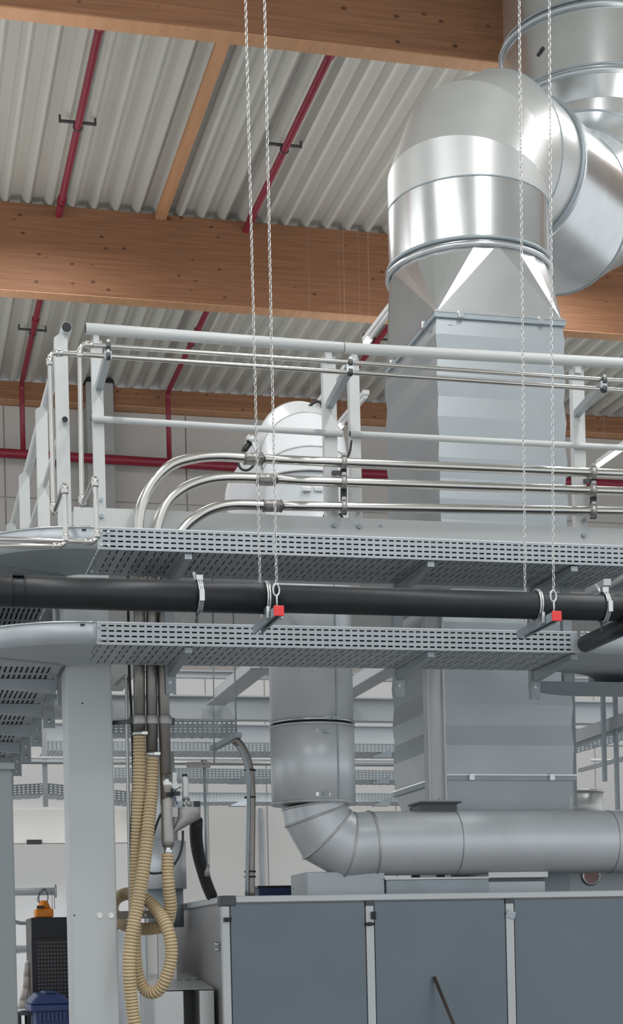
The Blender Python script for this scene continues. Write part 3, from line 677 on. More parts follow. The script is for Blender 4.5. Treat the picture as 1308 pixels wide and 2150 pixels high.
# ================================================================ CABLE TRAYS
def slot_rail(fn, L, pitch_, sw, rows, H, sh, s0=0.02):
    S = [0.0]; x = s0
    while x + sw < L: S += [x, x + sw]; x += pitch_
    S.append(L)
    T = [0.0]; g = H / (rows + .3)
    for r in range(rows):
        z = g * (r + .65); T += [z - sh / 2, z + sh / 2]
    T.append(H)
    return MB().grid(fn, S, T, lambda i, j: i % 2 == 1 and j % 2 == 1)
def straight_tray(root, p, q, H, W, rows=4, pitch_=.0355, sw=.024, back=True, floor_slots=True, lip=.012, m='tray_steel', sh=.0078, deep=False):
    """p,q: outer bottom corners of the front rail; W towards +left-normal (depth)"""
    p = V(p); q = V(q); d = (q - p); L = d.length; d.normalize(); nrm = V((-d.y, d.x, 0)).normalized()
    part('side_rail', slot_rail(lambda s, t: p + d * s + V((0, 0, t)), L, pitch_, sw, rows, H, sh), m, root, solid=.002)
    part('rail_lip', MB().bar(p + V((0, 0, H)) + nrm * .004, q + V((0, 0, H)) + nrm * .004, lip, .006), 'galvanized_bright', root)
    if back:
        part('side_rail', slot_rail(lambda s, t: p + nrm * W + d * s + V((0, 0, t)), L, pitch_, sw, rows, H, sh), m, root, solid=.002)
        part('rail_lip', MB().bar(p + nrm * (W - .004) + V((0, 0, H)), q + nrm * (W - .004) + V((0, 0, H)), lip, .006), 'galvanized_bright', root)
    if floor_slots:
        S = [0.0]; x = .02
        while x + .010 < L: S += [x, x + .006]; x += pitch_
        S.append(L)
        T = [0.0]; n_ = 4; g = W / n_
        for r in range(n_): T += [g * r + .02, g * (r + 1) - .02]
        T.append(W)
        def fz(s_, t): return p + d * s_ + nrm * t
        if deep:
            S = [0.0]; x = .03
            while x + .2 < L: S += [x, x + .185]; x += .215
            S.append(L); T = [0.0]; y_ = .02
            while y_ + .012 < W - .01: T += [y_, y_ + .010]; y_ += .027
            T.append(W)
        part('tray_floor', MB().grid(lambda a, b: fz(S[a], T[b]) + V((0, 0, (.005 if (a % 4) in (1, 2) else 0))), list(range(len(S))), list(range(len(T))), lambda i, j: i % 2 == 1 and j % 2 == 1), m, root, solid=.0015)
    else:
        part('tray_floor', MB().add([p, q, q + nrm * W, p + nrm * W], [(0, 1, 2, 3)]), m, root, solid=.002)
YT = 7.72; WT = .53
def bend_mesh(cx_, cy_, a0, a1, Ro, Ri, z, H, root, m='tray_steel', n=28):
    A = [a0 + (a1 - a0) * k / n for k in range(n + 1)]
    part('curved_side', MB().grid(lambda a, t: V((cx_ + Ro * math.cos(a), cy_ + Ro * math.sin(a), z + t)), A, [0, H], smooth=True), m, root, solid=.002)
    part('curved_lip', MB().tube([V((cx_ + Ro * math.cos(a), cy_ + Ro * math.sin(a), z + H)) for a in A], .005, 6), 'galvanized_bright', root)
    part('bend_floor', MB().grid(lambda a, r: V((cx_ + r * math.cos(a), cy_ + r * math.sin(a), z + .001)), A, [Ri, Ro]), m, root, solid=.002)
    if Ri > .05:
        part('curved_side', MB().grid(lambda a, t: V((cx_ + Ri * math.cos(a), cy_ + Ri * math.sin(a), z + t)), A, [0, H], smooth=True), m, root, solid=.002)
levels = []
def rack(level, xl, ytl, ybl, xr, ytr, ybr, lab_s, lab_b, lab_d):
    a = P(xl, ybl, YT); b = P(xr, ybr, YT); H = P(xl, ytl, YT).z - a.z
    r = thing('cable_tray', lab_s, 'cable tray'); straight_tray(r, a, b, H, WT)
    for dx in (.012, .045):
        for f in (.2, .8): bolt(r, a + V((dx, -.002, H * f)), .006)
    rb = thing('cable_tray_bend', lab_b, 'cable tray')
    ccx, ccy = a.x - .004, YT + .63; zb_ = a.z
    bend_mesh(ccx, ccy, -math.pi / 2, -math.pi, .63, .10, zb_, H, rb)
    part('seam_rib', MB().bar((ccx - .10, ccy - .07, zb_ - .004), (ccx - .60, ccy - .30, zb_ - .004), .006, .006), 'galvanized_dull', rb)
    part('splice_plate', MB().box(ccx - .10, ccx + .06, YT - .006, YT - .0025, zb_ + .01, zb_ + H - .01), 'tray_steel', rb) if False else None
    q = P(178 if level else 172, ytl + 4, YT); part('slot_hole', MB().box(a.x - .075, a.x - .055, YT - .0035 + .0035, YT + .006, zb_ + H - .018, zb_ + H - .010), 'black_plastic', rb)
    rd_ = thing('cable_tray', lab_d, 'cable tray')
    p = V((ccx - .10, ccy + .004, zb_)); q2 = V((ccx - .10, 17.0, zb_))
    # runs away: normal to the left
    straight_tray(rd_, p, q2, H, .53, pitch_=.06, sw=.03, rows=3, deep=True)
    single('tray_dark_fill', MB().box(p.x - .50, p.x - .03, p.y + .02, q2.y - .02, p.z + .012, p.z + .05), 'black_rubber', 'added dark block filling the receding ' + ('upper' if level else 'lower') + ' tray at the left edge to darken its slots', 'cable', kind='stuff', bevel=.01)  # block added inside the receding tray so its slots look dark
    cb_ = MB()
    for k_ in range(9):
        yy_ = YT + .035 + k_ * .056; dd = (b - a)
        cb_.tube([a + V((.03, yy_ - YT, .030)), a + dd * .5 + V((0, yy_ - YT + .004, .032)), b + V((-.03, yy_ - YT, .030))], .026, 8)
    for k_ in range(4):
        yy_ = YT + .03 + k_ * .03
        cb_.tube([a + V((.03, yy_ - YT, .075 + .012 * (k_ % 2))), b + V((-.03, yy_ - YT, .075 + .012 * (k_ % 2)))], .024, 8)
    single('tray_dark_fill', cb_, 'black_rubber', 'black cables added in the ' + ('upper' if level else 'lower') + ' perforated tray to darken its slots', 'cable', kind='stuff')  # cables added to stop light showing through the tray slots
    levels.append((a, b, H, ccx, ccy))
    return r
rack(1, 207, 1107, 1153, 2000, 1169, 1211, 'upper perforated cable tray above the black pipe', 'left curved end of the upper cable tray with two thin pipes before it', 'upper cable tray receding at the left edge')
rack(0, 204, 1306, 1353, 1212, 1328, 1371, 'lower perforated cable tray below the black pipe', 'left curved end of the lower cable tray above the broad column', 'lower cable tray receding at the left edge over the support arms')
# right bend of the lower tray
a, b, H, _, _ = levels[1]
rb = thing('cable_tray_bend', 'right curved end of the lower cable tray under the black pipes', 'cable tray')
bx_, by_ = b.x + .02, YT + 1.02
bend_mesh(bx_, by_, -math.pi / 2, -.02, 1.02, .48, b.z, H, rb)
part('joint_ribs', MB().bar((bx_ + .0, YT + .02, b.z - .004), (bx_ + .0, YT + .52, b.z - .004), .02, .006), 'galvanized_dull', rb)
# second, lower bend seen below it
rc = thing('cable_tray_bend', 'dark rounded tray underside hanging just below the right tray end', 'cable tray')
q = P(1126, 1440, 8.3); zq = b.z - .052
cxx, cyy = q.x + .46, 8.27
bend_mesh(cxx, cyy, math.pi, math.pi / 2, .48, .0, zq, .045, rc, 'galvanized_dull')
part('floor_extension', MB().box(cxx + .002, cxx + 1.0, cyy, cyy + .48, zq, zq + .003), 'galvanized_dull', rc)
part('straight_side', MB().box(cxx + .002, cxx + 1.0, cyy + .477, cyy + .48, zq + .003, zq + .045), 'galvanized_dull', rc)
part('hang_rail', MB().box(cxx - .3, cxx - .25, 8.30, 8.34, zq + .003, ZPL - .09), 'galvanized', rc)

# hangers and arms under the front trays
def hanger(x, Y, z0, z1, label, group, wd=.05):
    r = thing('tray_hanger', label, 'hanger', group)
    m = MB().box(x - wd / 2, x + wd / 2, Y, Y + .006, z0, z1).box(x - wd / 2, x - wd / 2 + .005, Y + .006, Y + .04, z0, z1).box(x + wd / 2 - .005, x + wd / 2, Y + .006, Y + .04, z0, z1)
    part('slotted_profile', m, 'tray_steel', r)
    return r
def arm(root, a, b, h0=.055, h1=.025, w_=.035):
    a = V(a); b = V(b); d = (b - a).normalized(); s = d.cross(V((0, 0, 1))).normalized() * w_ / 2
    m = MB().hexa([a - s + V((0, 0, -h0)), a + s + V((0, 0, -h0)), b + s + V((0, 0, -h1)), b - s + V((0, 0, -h1))][:4], [a - s, a + s, b + s, b - s])
    return part('bracket_arm', m, 'galvanized', root)
for xf, xb_ in ((396, 346), (905, 822), (1206, 1098)):
    for lv, (a, b, H, _, _) in enumerate(levels):
        yq = 1372 if lv else 1190
        X = P(xf, yq, YT + .02).x
        if lv == 1:
            r = hanger(X - .0, YT + WT + .012, P(820, 1462, YT + WT).z, ZPL - .091, 'slotted steel hanger with bracket arm under the lower tray, ' + {396: 'beside the three vertical pipes', 905: 'left of the slim channel post', 1206: 'near the rounded tray underside'}[xf], None)
            zf = a.z + (b.z - a.z) * ((X - a.x) / (b.x - a.x))
            arm(r, (X, YT + WT + .01, zf - .003), (X, YT + .02, zf - .003))
            bolt(r, (X - .005, YT + WT + .012, zf - .085), .010)
        else:
            zf = a.z + (b.z - a.z) * ((X - a.x) / (b.x - a.x))
            arm(r if False else thing('bracket_arm_upper', 'bracket arm under the upper tray, ' + {396: 'left of the left chains', 905: 'between the chain pairs', 1206: 'right of the right chains'}[xf], 'bracket'), (X, YT + WT + .01, zf - .003), (X, YT + .02, zf - .003))
# hangers of the receding tray at left
a, b, H, ccx, ccy = levels[1]
zdt = a.z
for i in range(8):
    Y = 8.73 + i * .865
    lab = 'support arm and slotted hanger under the receding lower tray, ' + ('nearest of the row' if i == 0 else ['', 'second', 'third', 'fourth', 'fifth', 'sixth', 'seventh', 'farthest'][i] + (' from the column' if i < 7 else ' of the row'))
    xh = ccx - .10 + .045
    r = hanger(xh, Y - .03, zdt - .14, ZPL - .091 if Y < 13.5 else zdt + .9, lab, 'hangers under the receding tray', .065)
    m = MB().hexa([(xh - .04, Y - .02, zdt - .075), (xh - .04, Y + .02, zdt - .075), (xh - .62, Y + .02, zdt - .035), (xh - .62, Y - .02, zdt - .035)],
                  [(xh - .04, Y - .02, zdt - .002), (xh - .04, Y + .02, zdt - .002), (xh - .62, Y + .02, zdt - .002), (xh - .62, Y - .02, zdt - .002)])
    part('bracket_arm', m, 'tray_steel', r, bevel=.002)
    part('slot_hole', MB().tube([(xh, Y - .032, zdt - .115), (xh, Y - .032, zdt - .09)], .007, 8), 'galvanized_bright', r)
    bolt(r, (xh, Y - .031, zdt - .035), .012)

# ================================================================ BLACK PIPES
YB = 7.2
bp = thing('black_pipe', 'thick black insulated pipe running across between the two trays', 'pipe')
rb_ = (P(570, 1227, YB).z - P(570, 1289, YB).z) / 2
def bpt(x, yt, yb): q = P(x, (yt + yb) / 2, YB); return q
pA = bpt(-200, 1206, 1266); pB = bpt(573, 1226, 1288); pC = bpt(2100, 1270, 1326)
part('left_section', MB().tube([pA, pB], rb_ + .003, 32), 'insulation_black', bp)
part('right_section', MB().tube([pB, pC], rb_ - .004, 32), 'insulation_black', bp)
dq = (pC - pA).normalized()
def on_pipe(x): 
    q = P(x, 1240, YB); t = (q.x - pA.x) / (pC.x - pA.x); return pA + (pC - pA) * t
def pclamp(x, root, band='galvanized_bright'):
    q = on_pipe(x); c = part('pipe_clamp', MB().torus(q, dq, rb_ + .007, .004, 28, 4).torus(q + dq * .008, dq, rb_ + .007, .004, 28, 4).torus(q + dq * .016, dq, rb_ + .007, .004, 28, 4), band, root)
    part('clamp_screw', MB().cbox(q + V((.008, -.02, rb_ + .012)), .03, .03, .022), band, c); part('clamp_screw', MB().cbox(q + V((.008, -rb_ - .014, -.01)), .022, .014, .05), band, c)
    return q
for x in (413, 1262): 
    q = pclamp(x, bp)
    part('clamp_rod', MB().cyl(q + V((0, 0, rb_)), q + V((0, .06, rb_ + .05)), .008, 8), 'galvanized', bp)
    part('threaded_rod', MB().cyl(q + V((0, 0, -rb_)), q + V((-.004, 0, -rb_ - .05)), .006, 8), 'dark_steel', bp)
q = on_pipe(25); part('insulation_clip', MB().torus(q, dq, rb_ + .003, .004, 28, 4).torus(q + dq * .05, dq, rb_ + .003, .004, 28, 4).cbox(q + dq * .025 + V((0, -.03, rb_ * .95)), .05, .05, .01), 'insulation_black', bp)
bp2 = thing('black_pipe', 'short black pipe passing away beneath the thick black pipe at right', 'pipe')
qa_ = P(1330, 1296, 7.12); qb_ = P(1178, 1331, 7.12); 
zz = P(1290, 1312, 7.2).z
x2 = P(1290, 1312, 7.2).x
part('pipe', MB().tube([(x2 + .06, 6.9, zz), (x2 + .06, 7.68, zz)], .042, 20), 'insulation_black', bp2)
sb = thing('steel_bar', 'two light steel bars resting above the black pipe at the right edge', 'bar')
p1_, p2_ = P(1235, 1243, 7.68), P(1275, 1222, 7.3)
part('bar', MB().bar(p1_, p2_, .035, .03), 'galvanized_satin', sb)
part('bar', MB().bar(P(1278, 1230, 7.5), P(1345, 1192, 7.0), .02, .02), 'galvanized_satin', sb)

# ================================================================ STRUTS AND CHAINS
def strut(xf, yf, label):
    q = P(xf, yf, 6.98); r = thing('channel_strut', label, 'strut')
    L = .44; h = .037
    m = MB().box(q.x - .02, q.x - .017, q.y, q.y + L, q.z - h / 2, q.z + h / 2).box(q.x + .017, q.x + .02, q.y, q.y + L, q.z - h / 2, q.z + h / 2).box(q.x - .017, q.x + .017, q.y, q.y + L, q.z + h / 2 - .003, q.z + h / 2)
    m.box(q.x - .017, q.x - .010, q.y, q.y + L, q.z - h / 2, q.z - h / 2 + .003).box(q.x + .010, q.x + .017, q.y, q.y + L, q.z - h / 2, q.z - h / 2 + .003)
    part('channel', m, 'galvanized_dull', r)
    part('end_cap', MB().box(q.x - .0225, q.x + .0225, q.y - .010, q.y, q.z - h / 2 - .004, q.z + h / 2 + .004), 'red_cap', r, 'red plastic end cap', bevel=.003)
    for s in (-1, 1):
        part('flange_clip', MB().cbox((q.x + s * .03, q.y + .10, q.z + .01), .014, .05, .05), 'galvanized_bright', r, bevel=.002)
    part('pipe_clamp', MB().torus((q.x - .01, YB, on_pipe(xf).z), dq, rb_ + .006, .005, 28, 4).torus((q.x, YB, on_pipe(xf).z), dq, rb_ + .006, .005, 28, 4), 'galvanized_bright', r)
    part('hook_rod', MB().tube([(q.x - .002, q.y + .02, q.z + .02), (q.x - .002, q.y + .02, q.z + .075)], .004, 8), 'galvanized_bright', r)
    part('carabiner', MB().loop([V((q.x - .004 + .014 * math.cos(k * math.pi / 6), q.y + .02, q.z + .095 + .026 * math.sin(k * math.pi / 6))) for k in range(12)], .0045, 6), 'galvanized_bright', r)
    return r, q
def link_mesh():
    m = MB(); n = 8; a, b = .0062, .0118
    pts = [V((a * math.cos(2 * math.pi * k / n + .39), 0, b * math.sin(2 * math.pi * k / n + .39))) for k in range(n)]
    return m.loop(pts, .0021, 3)
proto_link = None
LP = .0184
def chain(p_top, p_bot, label, group):
    """individual links in the picture; the run up to the roof above is one strand"""
    global proto_link
    r = thing('lifting_chain', label, 'chain', group)
    d = (p_top - p_bot); L = d.length; d.normalize(); n_ = int(L / LP)
    q1 = V((0, 0, 1)).rotation_difference(d)
    for i in range(n_):
        rot = q1 @ Matrix.Rotation((i % 2) * math.pi / 2 + .5 + .03 * math.sin(i * .7), 4, 'Z').to_quaternion()
        if proto_link is None:
            proto_link = part('link', link_mesh(), 'chain_zinc', r); me = proto_link.data
            zc = .0139; me.transform(Matrix.Translation((0, 0, -zc)))
            proto_link.location = p_bot + d * (LP * .6); proto_link.rotation_mode = 'QUATERNION'; proto_link.rotation_quaternion = rot; continue
        link_copy(proto_link, p_bot + d * (LP * (i + .6)), r, rot)
    m = MB(); pz = p_bot + d * LP * (n_ + .6); nn = int((ZR + .12 - pz.z) / LP / d.z)
    for i in range(nn):
        a_ = pz + d * LP * i
        u = V((math.cos(.5), math.sin(.5), 0)) if i % 2 else V((-math.sin(.5), math.cos(.5), 0))
        m.add([a_ + u * .006 + d * .006, a_ + u * .006 - d * .006, a_ - d * .012, a_ - u * .006 - d * .006, a_ - u * .006 + d * .006, a_ + d * .012, a_ + u * .0025, a_ - u * .0025], [(0, 1, 6), (1, 2, 7, 6), (2, 3, 7), (3, 4, 7), (4, 5, 6, 7), (5, 0, 6)])
    part('chain_run', m, 'chain_zinc', r, kind='stuff', solid=.003)
s1, qs1 = strut(585, 1283, 'strut with red end cap hanging on the left pair of chains')
s2, qs2 = strut(1168, 1294, 'strut with red end cap hanging on the right pair of chains')
yc = 7.0
for (x0, x1, yb, qs, near, lab) in ((555, 583, 1236, qs1, True, 'right-hand chain of the left pair, reaching down in front of the black pipe'),
                                    (515, 546, 1216, qs1, False, 'left-hand chain of the left pair, ending behind the black pipe'),
                                    (1153, 1164, 1252, qs2, True, 'right-hand chain of the right pair, before the square duct'),
                                    (1090, 1101, 1238, qs2, False, 'left-hand chain of the right pair, before the square duct')):
    Yc_ = qs.y + .02 if near else qs.y + .38
    if near:
        pb = P(x1, yb + 22, Yc_); pt = P(x0, -20, Yc_)
        pb = V((qs.x - .002, Yc_, qs.z + .115))
    else:
        pb = V((P(x1 + 1.5, yb + 60, Yc_).x, Yc_, qs.z + .02)); pt = P(x0, -20, Yc_)
    chain(pt, pb, lab, 'lifting chains')

# ================================================================ VACUUM CONVEYING PIPES
YV = 8.31; RV = .026
vp_defs = [
 ('outermost', [(293, 1290), (293, 1200), (291, 1105), (300, 1052), (325, 1008), (362, 976), (410, 962), (460, 958), (528, 962)], (513, 550), 975, 997, 1540, 1512),
 ('middle', [(319, 1290), (321, 1200), (324, 1160), (330, 1105), (350, 1058), (385, 1027), (430, 1009), (480, 1003), (560, 1005)], (540, 577), 1017, 1035, 1583, 1512),
 ('innermost', [(343, 1290), (350, 1200), (364, 1145), (386, 1110), (412, 1087), (445, 1069), (490, 1060), (575, 1062)], (553, 590), 1066, 1077, 1690, 1512)]
hor = [(963, 995), (1006, 1032), (1061, 1074)]
for i, (nm, pts, cp, yl, yr, yend, ycl) in enumerate(vp_defs):
    r = thing('conveying_pipe', nm + ' of the three steel conveying pipes bending behind the upper tray', 'pipe')
    y0, y1 = hor[i]
    right = [P(650, y0 + (y1 - y0) * (650 - 520) / 788, YV), P(2100, y1 + (y1 - y0), YV)]
    x0, yy0 = pts[0]; bend = pts[1:]
    low = P(x0 - 1, 1402, YV)
    # vertical lower leg, slight bend through the tray gap
    mid = P(bend[0][0], bend[0][1], YV)
    low = P(bend[0][0] - 2, 1215, YV)
    bend = [b_ for b_ in bend if b_[1] < 1199]
    path = [low] + [P(x, y, YV) for x, y in bend]
    part('bent_pipe', MB().tube(spline(path, 8), RV, 18), 'stainless', r)
    part('straight_pipe', MB().tube([P(bend[-1][0], bend[-1][1], YV), *right], RV - .003, 18), 'clear_tube', r, 'straight polished run') if False else \
    part('straight_pipe', MB().tube([P(bend[-1][0], bend[-1][1], YV), *right], RV - .002, 18), 'stainless', r)
    c0 = P(cp[0], 0, YV); ya = hor[i][0] + (hor[i][1] - hor[i][0]) * (cp[0] - 520) / 788
    qa, qb = P(cp[0], ya, YV), P(cp[1], ya + 1, YV)
    part('coupling', MB().tube([qa, qb], RV + .005, 20), 'cast_alu', r)
    part('coupling_edge', MB().torus(qa, qb - qa, RV + .005, .003, 20, 5).torus(qb, qb - qa, RV + .005, .003, 20, 5).bar(qa + V((0, -RV - .008, 0)), qb + V((0, -RV - .008, 0)), .008, .008), 'dark_pipe_steel', r)
    # dull lower sleeve, clamp
    cl = P(x0 + (.5 if i < 2 else 3), ycl, YV)
    part('lower_sleeve', MB().tube([P(x0 + (0 if i < 2 else 6), yend, YV), P(x0 - 1, 1402, YV), P(x0, 1300, YV), low], [RV + .003] * 4, 18), 'dark_pipe_steel', r, 'dull dark lower length')
    part('clamp', MB().tube([cl + V((0, 0, -.022)), cl + V((0, 0, .022))], RV + .010, 18), 'cast_alu', r, bevel=.002)
cs = thing('clamp_strut', 'dark strut tying the three vertical pipes together above the hoses', 'strut')
qa, qb = P(272, 1512, YV + .035), P(366, 1515, YV + .035)
part('channel', MB().bar(qa, qb, .03, .034), 'dark_steel', cs); part('tie', MB().bar(V((cb, YV + .15, qa.z)), qa + V((.02, .035, 0)), .02, .02), 'dark_steel', cs)
for xc in (721, 1245):
    r = thing('clamp_strut', 'black strut with three pipe clamps ' + ('at the middle railing posts' if xc < 1000 else 'at the right railing post'), 'strut')
    t_ = (xc - 520) / 788
    ys = [h0 + (h1 - h0) * t_ for h0, h1 in hor]
    a_, b_ = P(xc, ys[0] - 6, YV + .04), P(xc + .5, ys[2] + 16, YV + .04)
    part('channel', MB().bar(a_, b_, .028, .026, (0, 1, 0)), 'black_plastic', r)
    for y in ys:
        c_ = P(xc, y, YV); dv = V((1, 0, -.02))
        k_ = part('clamp_band', MB().tube([c_ - V((.012, 0, 0)), c_ + V((.012, 0, 0))], RV + .007, 18), 'cast_alu', r)
        part('clamp_ear', MB().cbox(c_ + V((0, -.012, RV + .012)), .022, .02, .018), 'cast_alu', k_, bevel=.002)
    part('tie_bar', MB().bar(P(xc - 22 if xc < 1000 else xc - 18, ys[1] - 20, YR + .02), P(xc, ys[1] - 20, YV + .055), .02, .02), 'dark_steel', r)

# ---------------------------------------------------------------- thin twin pipes along the railing
YA = 7.98; YL = 7.50; rp = .0118
def fitting(root, p, d, m='stainless'):
    d = V(d).normalized(); part('press_fitting', MB().tube([p - d * .02, p - d * .012, p + d * .012, p + d * .02], [rp + .002, rp + .005, rp + .005, rp + .002], 14), m, root)
def twin(label, pxs, yR):
    r = thing('press_fit_pipe', label, 'pipe')
    (ex, ey), (bx_, by_), (fx, fy), (cx_, cy_), (lx, ly) = pxs
    R0 = P(2100, yR + 46, YA); E = P(ex, ey, YA); B = P(bx_, by_, YA)
    Fp = V((0, 0, 0)); Fp = P(fx, fy, YL); Bb = V((B.x, YA, B.z)); 
    Cc = P(cx_, cy_, YL); Lp = P(lx, ly, YL)
    part('pipe', MB().tube(fillet([R0, E, B, Fp, Cc, Lp], .035, 5), rp, 14), 'stainless', r)
    dx = (R0 - E).normalized()
    for p_, d_ in ((E + dx * .045, dx), (E + (B - E).normalized() * .045, B - E), (B + (E - B).normalized() * .03, E - B), (B + (Fp - B).normalized() * .035, Fp - B), (Fp + (Cc - Fp).normalized() * .03, Cc - Fp),
                   (Cc + (Fp - Cc).normalized() * .035, Fp - Cc), (Cc + (Lp - Cc).normalized() * .04, Lp - Cc)):
        fitting(r, p_, d_)
    return r
twin('upper of the two thin press-fitted pipes along the railing', [(167, 723), (172, 1062), (199, 1000), (204, 1138), (-60, 1130)], 808)
twin('lower of the two thin press-fitted pipes along the railing', [(104, 740), (113, 1078), (136, 1015), (138, 1146), (-60, 1146)], 827)
# cantilever brackets carrying them
for (xp, yp, xa, ya, lab) in ((208, 812, 227, 745, 'zinc bracket arm on the leftmost railing post'), (692, 850, 735, 772, 'zinc bracket arm on the post left of the handrail joint'), (1212, 868, 1268, 806, 'zinc bracket arm with cable ties on the right post')):
    r = thing('pipe_bracket', lab, 'bracket')
    a_, b_ = P(xp, yp, YR + .015), P(xa, ya, YA - .01)
    part('arm', MB().bar(a_, b_, .035, .038), 'galvanized', r)
    t_ = (xa - 227) / (1308 - 227)
    for yq in (724 + t_ * 74 if xa < 300 else 0, ):
        pass
    yu = 723 + (803 - 723) * (xa - 167) / (1308 - 167); yl_ = 740 + (820 - 740) * (xa - 104) / (1308 - 104)
    for yq in (yu, yl_):
        c_ = P(xa, yq, YA); k_ = part('clamp', MB().tube([c_ - V((.010, 0, 0)), c_ + V((.010, 0, 0))], rp + .007, 14), 'dark_steel', r)
        part('clamp_screw', MB().cbox(c_ + V((0, -.004, rp + .012)), .014, .014, .014), 'galvanized_bright', k_)
    part('riser', MB().bar(P(xa, yl_, YA + .03), P(xa, yu, YA + .03), .03, .02, (0, 1, 0)), 'galvanized', r)

# ================================================================ HOSES
def hose(pts, label, r0=.0325, ring=.0165, m=('hose_beige', 'hose_groove')):
    path = spline(pts, 12)
    L = [0.0]
    for i in range(1, len(path)): L.append(L[-1] + (path[i] - path[i - 1]).length)
    n_ = int(L[-1] / ring) * 5; out = []; R = []; j = 0
    for i in range(n_ + 1):
        s = L[-1] * i / n_
        while j < len(L) - 2 and L[j + 1] < s: j += 1
        t = (s - L[j]) / max(1e-9, L[j + 1] - L[j]); out.append(path[j] * (1 - t) + path[j + 1] * t)
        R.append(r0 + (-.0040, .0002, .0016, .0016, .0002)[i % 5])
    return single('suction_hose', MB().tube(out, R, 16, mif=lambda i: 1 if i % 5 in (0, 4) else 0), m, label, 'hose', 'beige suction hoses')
YH = YV
def HP(l): return [P(x, y, Y) for x, y, Y in l]
hose(HP([(320, 1590, YH), (318, 1660, YH), (311, 1740, YH - .03), (302, 1820, YH - .05), (289, 1900, YH - .06), (274, 1980, YH - .08), (271, 2040, YH - .08), (277, 2110, YH - .06), (287, 2180, YH - .05), (300, 2300, YH), (310, 2420, YH)]),
     'beige ribbed hose from the second clip hanging straight down past the loop')
hose(HP([(293, 1545, YH), (292, 1620, YH), (289, 1720, YH + .02), (286, 1800, YH + .045), (284, 1900, YH + .05), (283, 1980, YH + .04), (288, 2040, YH + .05), (305, 2078, YH + .05), (328, 2082, YH + .0), (348, 2055, YH - .04), (360, 2000, YH - .05), (350, 1945, YH - .03), (325, 1905, YH + .07), (300, 1885, YH + .14), (270, 1876, YH + .28), (243, 1888, YH + .44), (237, 1913, YH + .47), (254, 1938, YH + .40), (292, 1950, YH + .24), (328, 1948, YH + .14), (350, 1938, YH + .08), (358, 1905, YH + .03), (354, 1860, YH), (352, 1830, YH), (352, 1792, YH)]),
     'beige ribbed hose from the first clip making the big loop beside the grey cabinet', .0315)
for x, y in ((293, 1541), (319.5, 1584)):
    q = P(x, y, YH); single('hose_clip', MB().tube([q + V((0, 0, -.008)), q + V((0, 0, .008))], .037, 18).cbox(q + V((.02, -.035, 0)), .03, .014, .014), 'chain_zinc', 'bright steel hose clip at the top of the ' + ('leftmost' if x < 300 else 'second') + ' hose', 'clip')
# clamp rail fixed to the column
cr_ = thing('clamp_rail', 'dark strut on the column side holding the hoses', 'strut')
zc_ = P(300, 1920, YR + .08).z
part('channel', MB().box(cb + .001, P(368, 1920, YR + .12).x, YR + .12, YR + .155, zc_ - .02, zc_ + .02), 'dark_pipe_steel', cr_)
for x in (285, 306, 345, 360): q = P(x, 1921, YR + .117); part('screw', MB().cyl(q, q + V((0, .01, 0)), .008, 8), 'galvanized_bright', cr_)

# ---------------------------------------------------------------- vacuum separator
vs = thing('vacuum_separator', 'cast grey suction separator with side funnel above the third hose', 'machine')
xq = lambda x, y: P(x, y, YV)
part('steel_sleeve', MB().tube([xq(351, 1665), xq(349, 1626)], RV + .006, 20), 'stainless', vs, 'shiny steel sleeve')
part('rubber_ring', MB().tube([xq(351, 1673), xq(351, 1665)], RV + .004, 20), 'black_rubber', vs)
part('body_tube', MB().tube([xq(353, 1776), xq(352, 1766), xq(351, 1680), xq(351, 1672)], [.030, .034, .0335, .026], 24), 'cast_alu', vs)
part('hose_socket', MB().tube([xq(353, 1800), xq(353, 1776)], .025, 20), 'galvanized_bright', vs)
fc = xq(396, 1700)
fn = MB(); n = 28; top_ = []; bot = []; ap = []
for k in range(n):
    a_ = 2 * math.pi * k / n
    top_.append(V((fc.x + .060 * math.cos(a_), YV + .060 * math.sin(a_), xq(396, 1697).z)))
    bz = xq(396, 1718).z
    bot.append(V((fc.x + .060 * math.cos(a_), YV + .060 * math.sin(a_), bz)))
    t_ = (math.cos(a_) + 1) / 2
    ap.append(V((xq(360, 1740).x + .012 + .010 * math.cos(a_), YV + .012 * math.sin(a_), xq(360, 1748).z + .06 * t_ * 0 )))
fn.add(top_ + bot + ap, [(k, (k + 1) % n, n + (k + 1) % n, n + k) for k in range(n)] + [(n + k, n + (k + 1) % n, 2 * n + (k + 1) % n, 2 * n + k) for k in range(n)], True)
fn.add(top_, [tuple(range(n))]); fn.add(ap, [tuple(reversed(range(n)))])
part('side_funnel', fn, 'cast_alu', vs)
part('funnel_rim', MB().torus((fc.x, YV, xq(396, 1697).z), (0, 0, 1), .060, .003, 28, 5), 'galvanized_bright', vs)
part('bridge', MB().bar(xq(355, 1706), xq(372, 1706), .05, .05), 'cast_alu', vs)
part('actuator', MB().tube([xq(389, 1678), xq(389, 1672), xq(389, 1640), xq(388, 1632), xq(388, 1630)], [.014, .017, .017, .019, .016], 18), 'galvanized_satin', vs)
part('actuator_cap', MB().tube([xq(388, 1630), xq(388, 1626)], .014, 14), 'black_plastic', vs)
for k in range(6):
    a_ = k * math.pi / 3; part('cage_rod', MB().cyl((fc.x - .012 + .024 * math.cos(a_), YV + .024 * math.sin(a_), xq(389, 1697).z), (fc.x - .012 + .016 * math.cos(a_), YV + .016 * math.sin(a_), xq(389, 1676).z), .0035, 6), 'stainless', vs)
for x in (375, 379, 404, 409): part('fin', MB().bar(xq(x, 1698), xq(x + (2 if x < 390 else -2), 1682), .01, .02), 'galvanized_dull', vs)
part('valve_block', MB().cbox(xq(413, 1690), .03, .04, .035).cbox(xq(370, 1666), .035, .03, .02), 'black_plastic', vs)
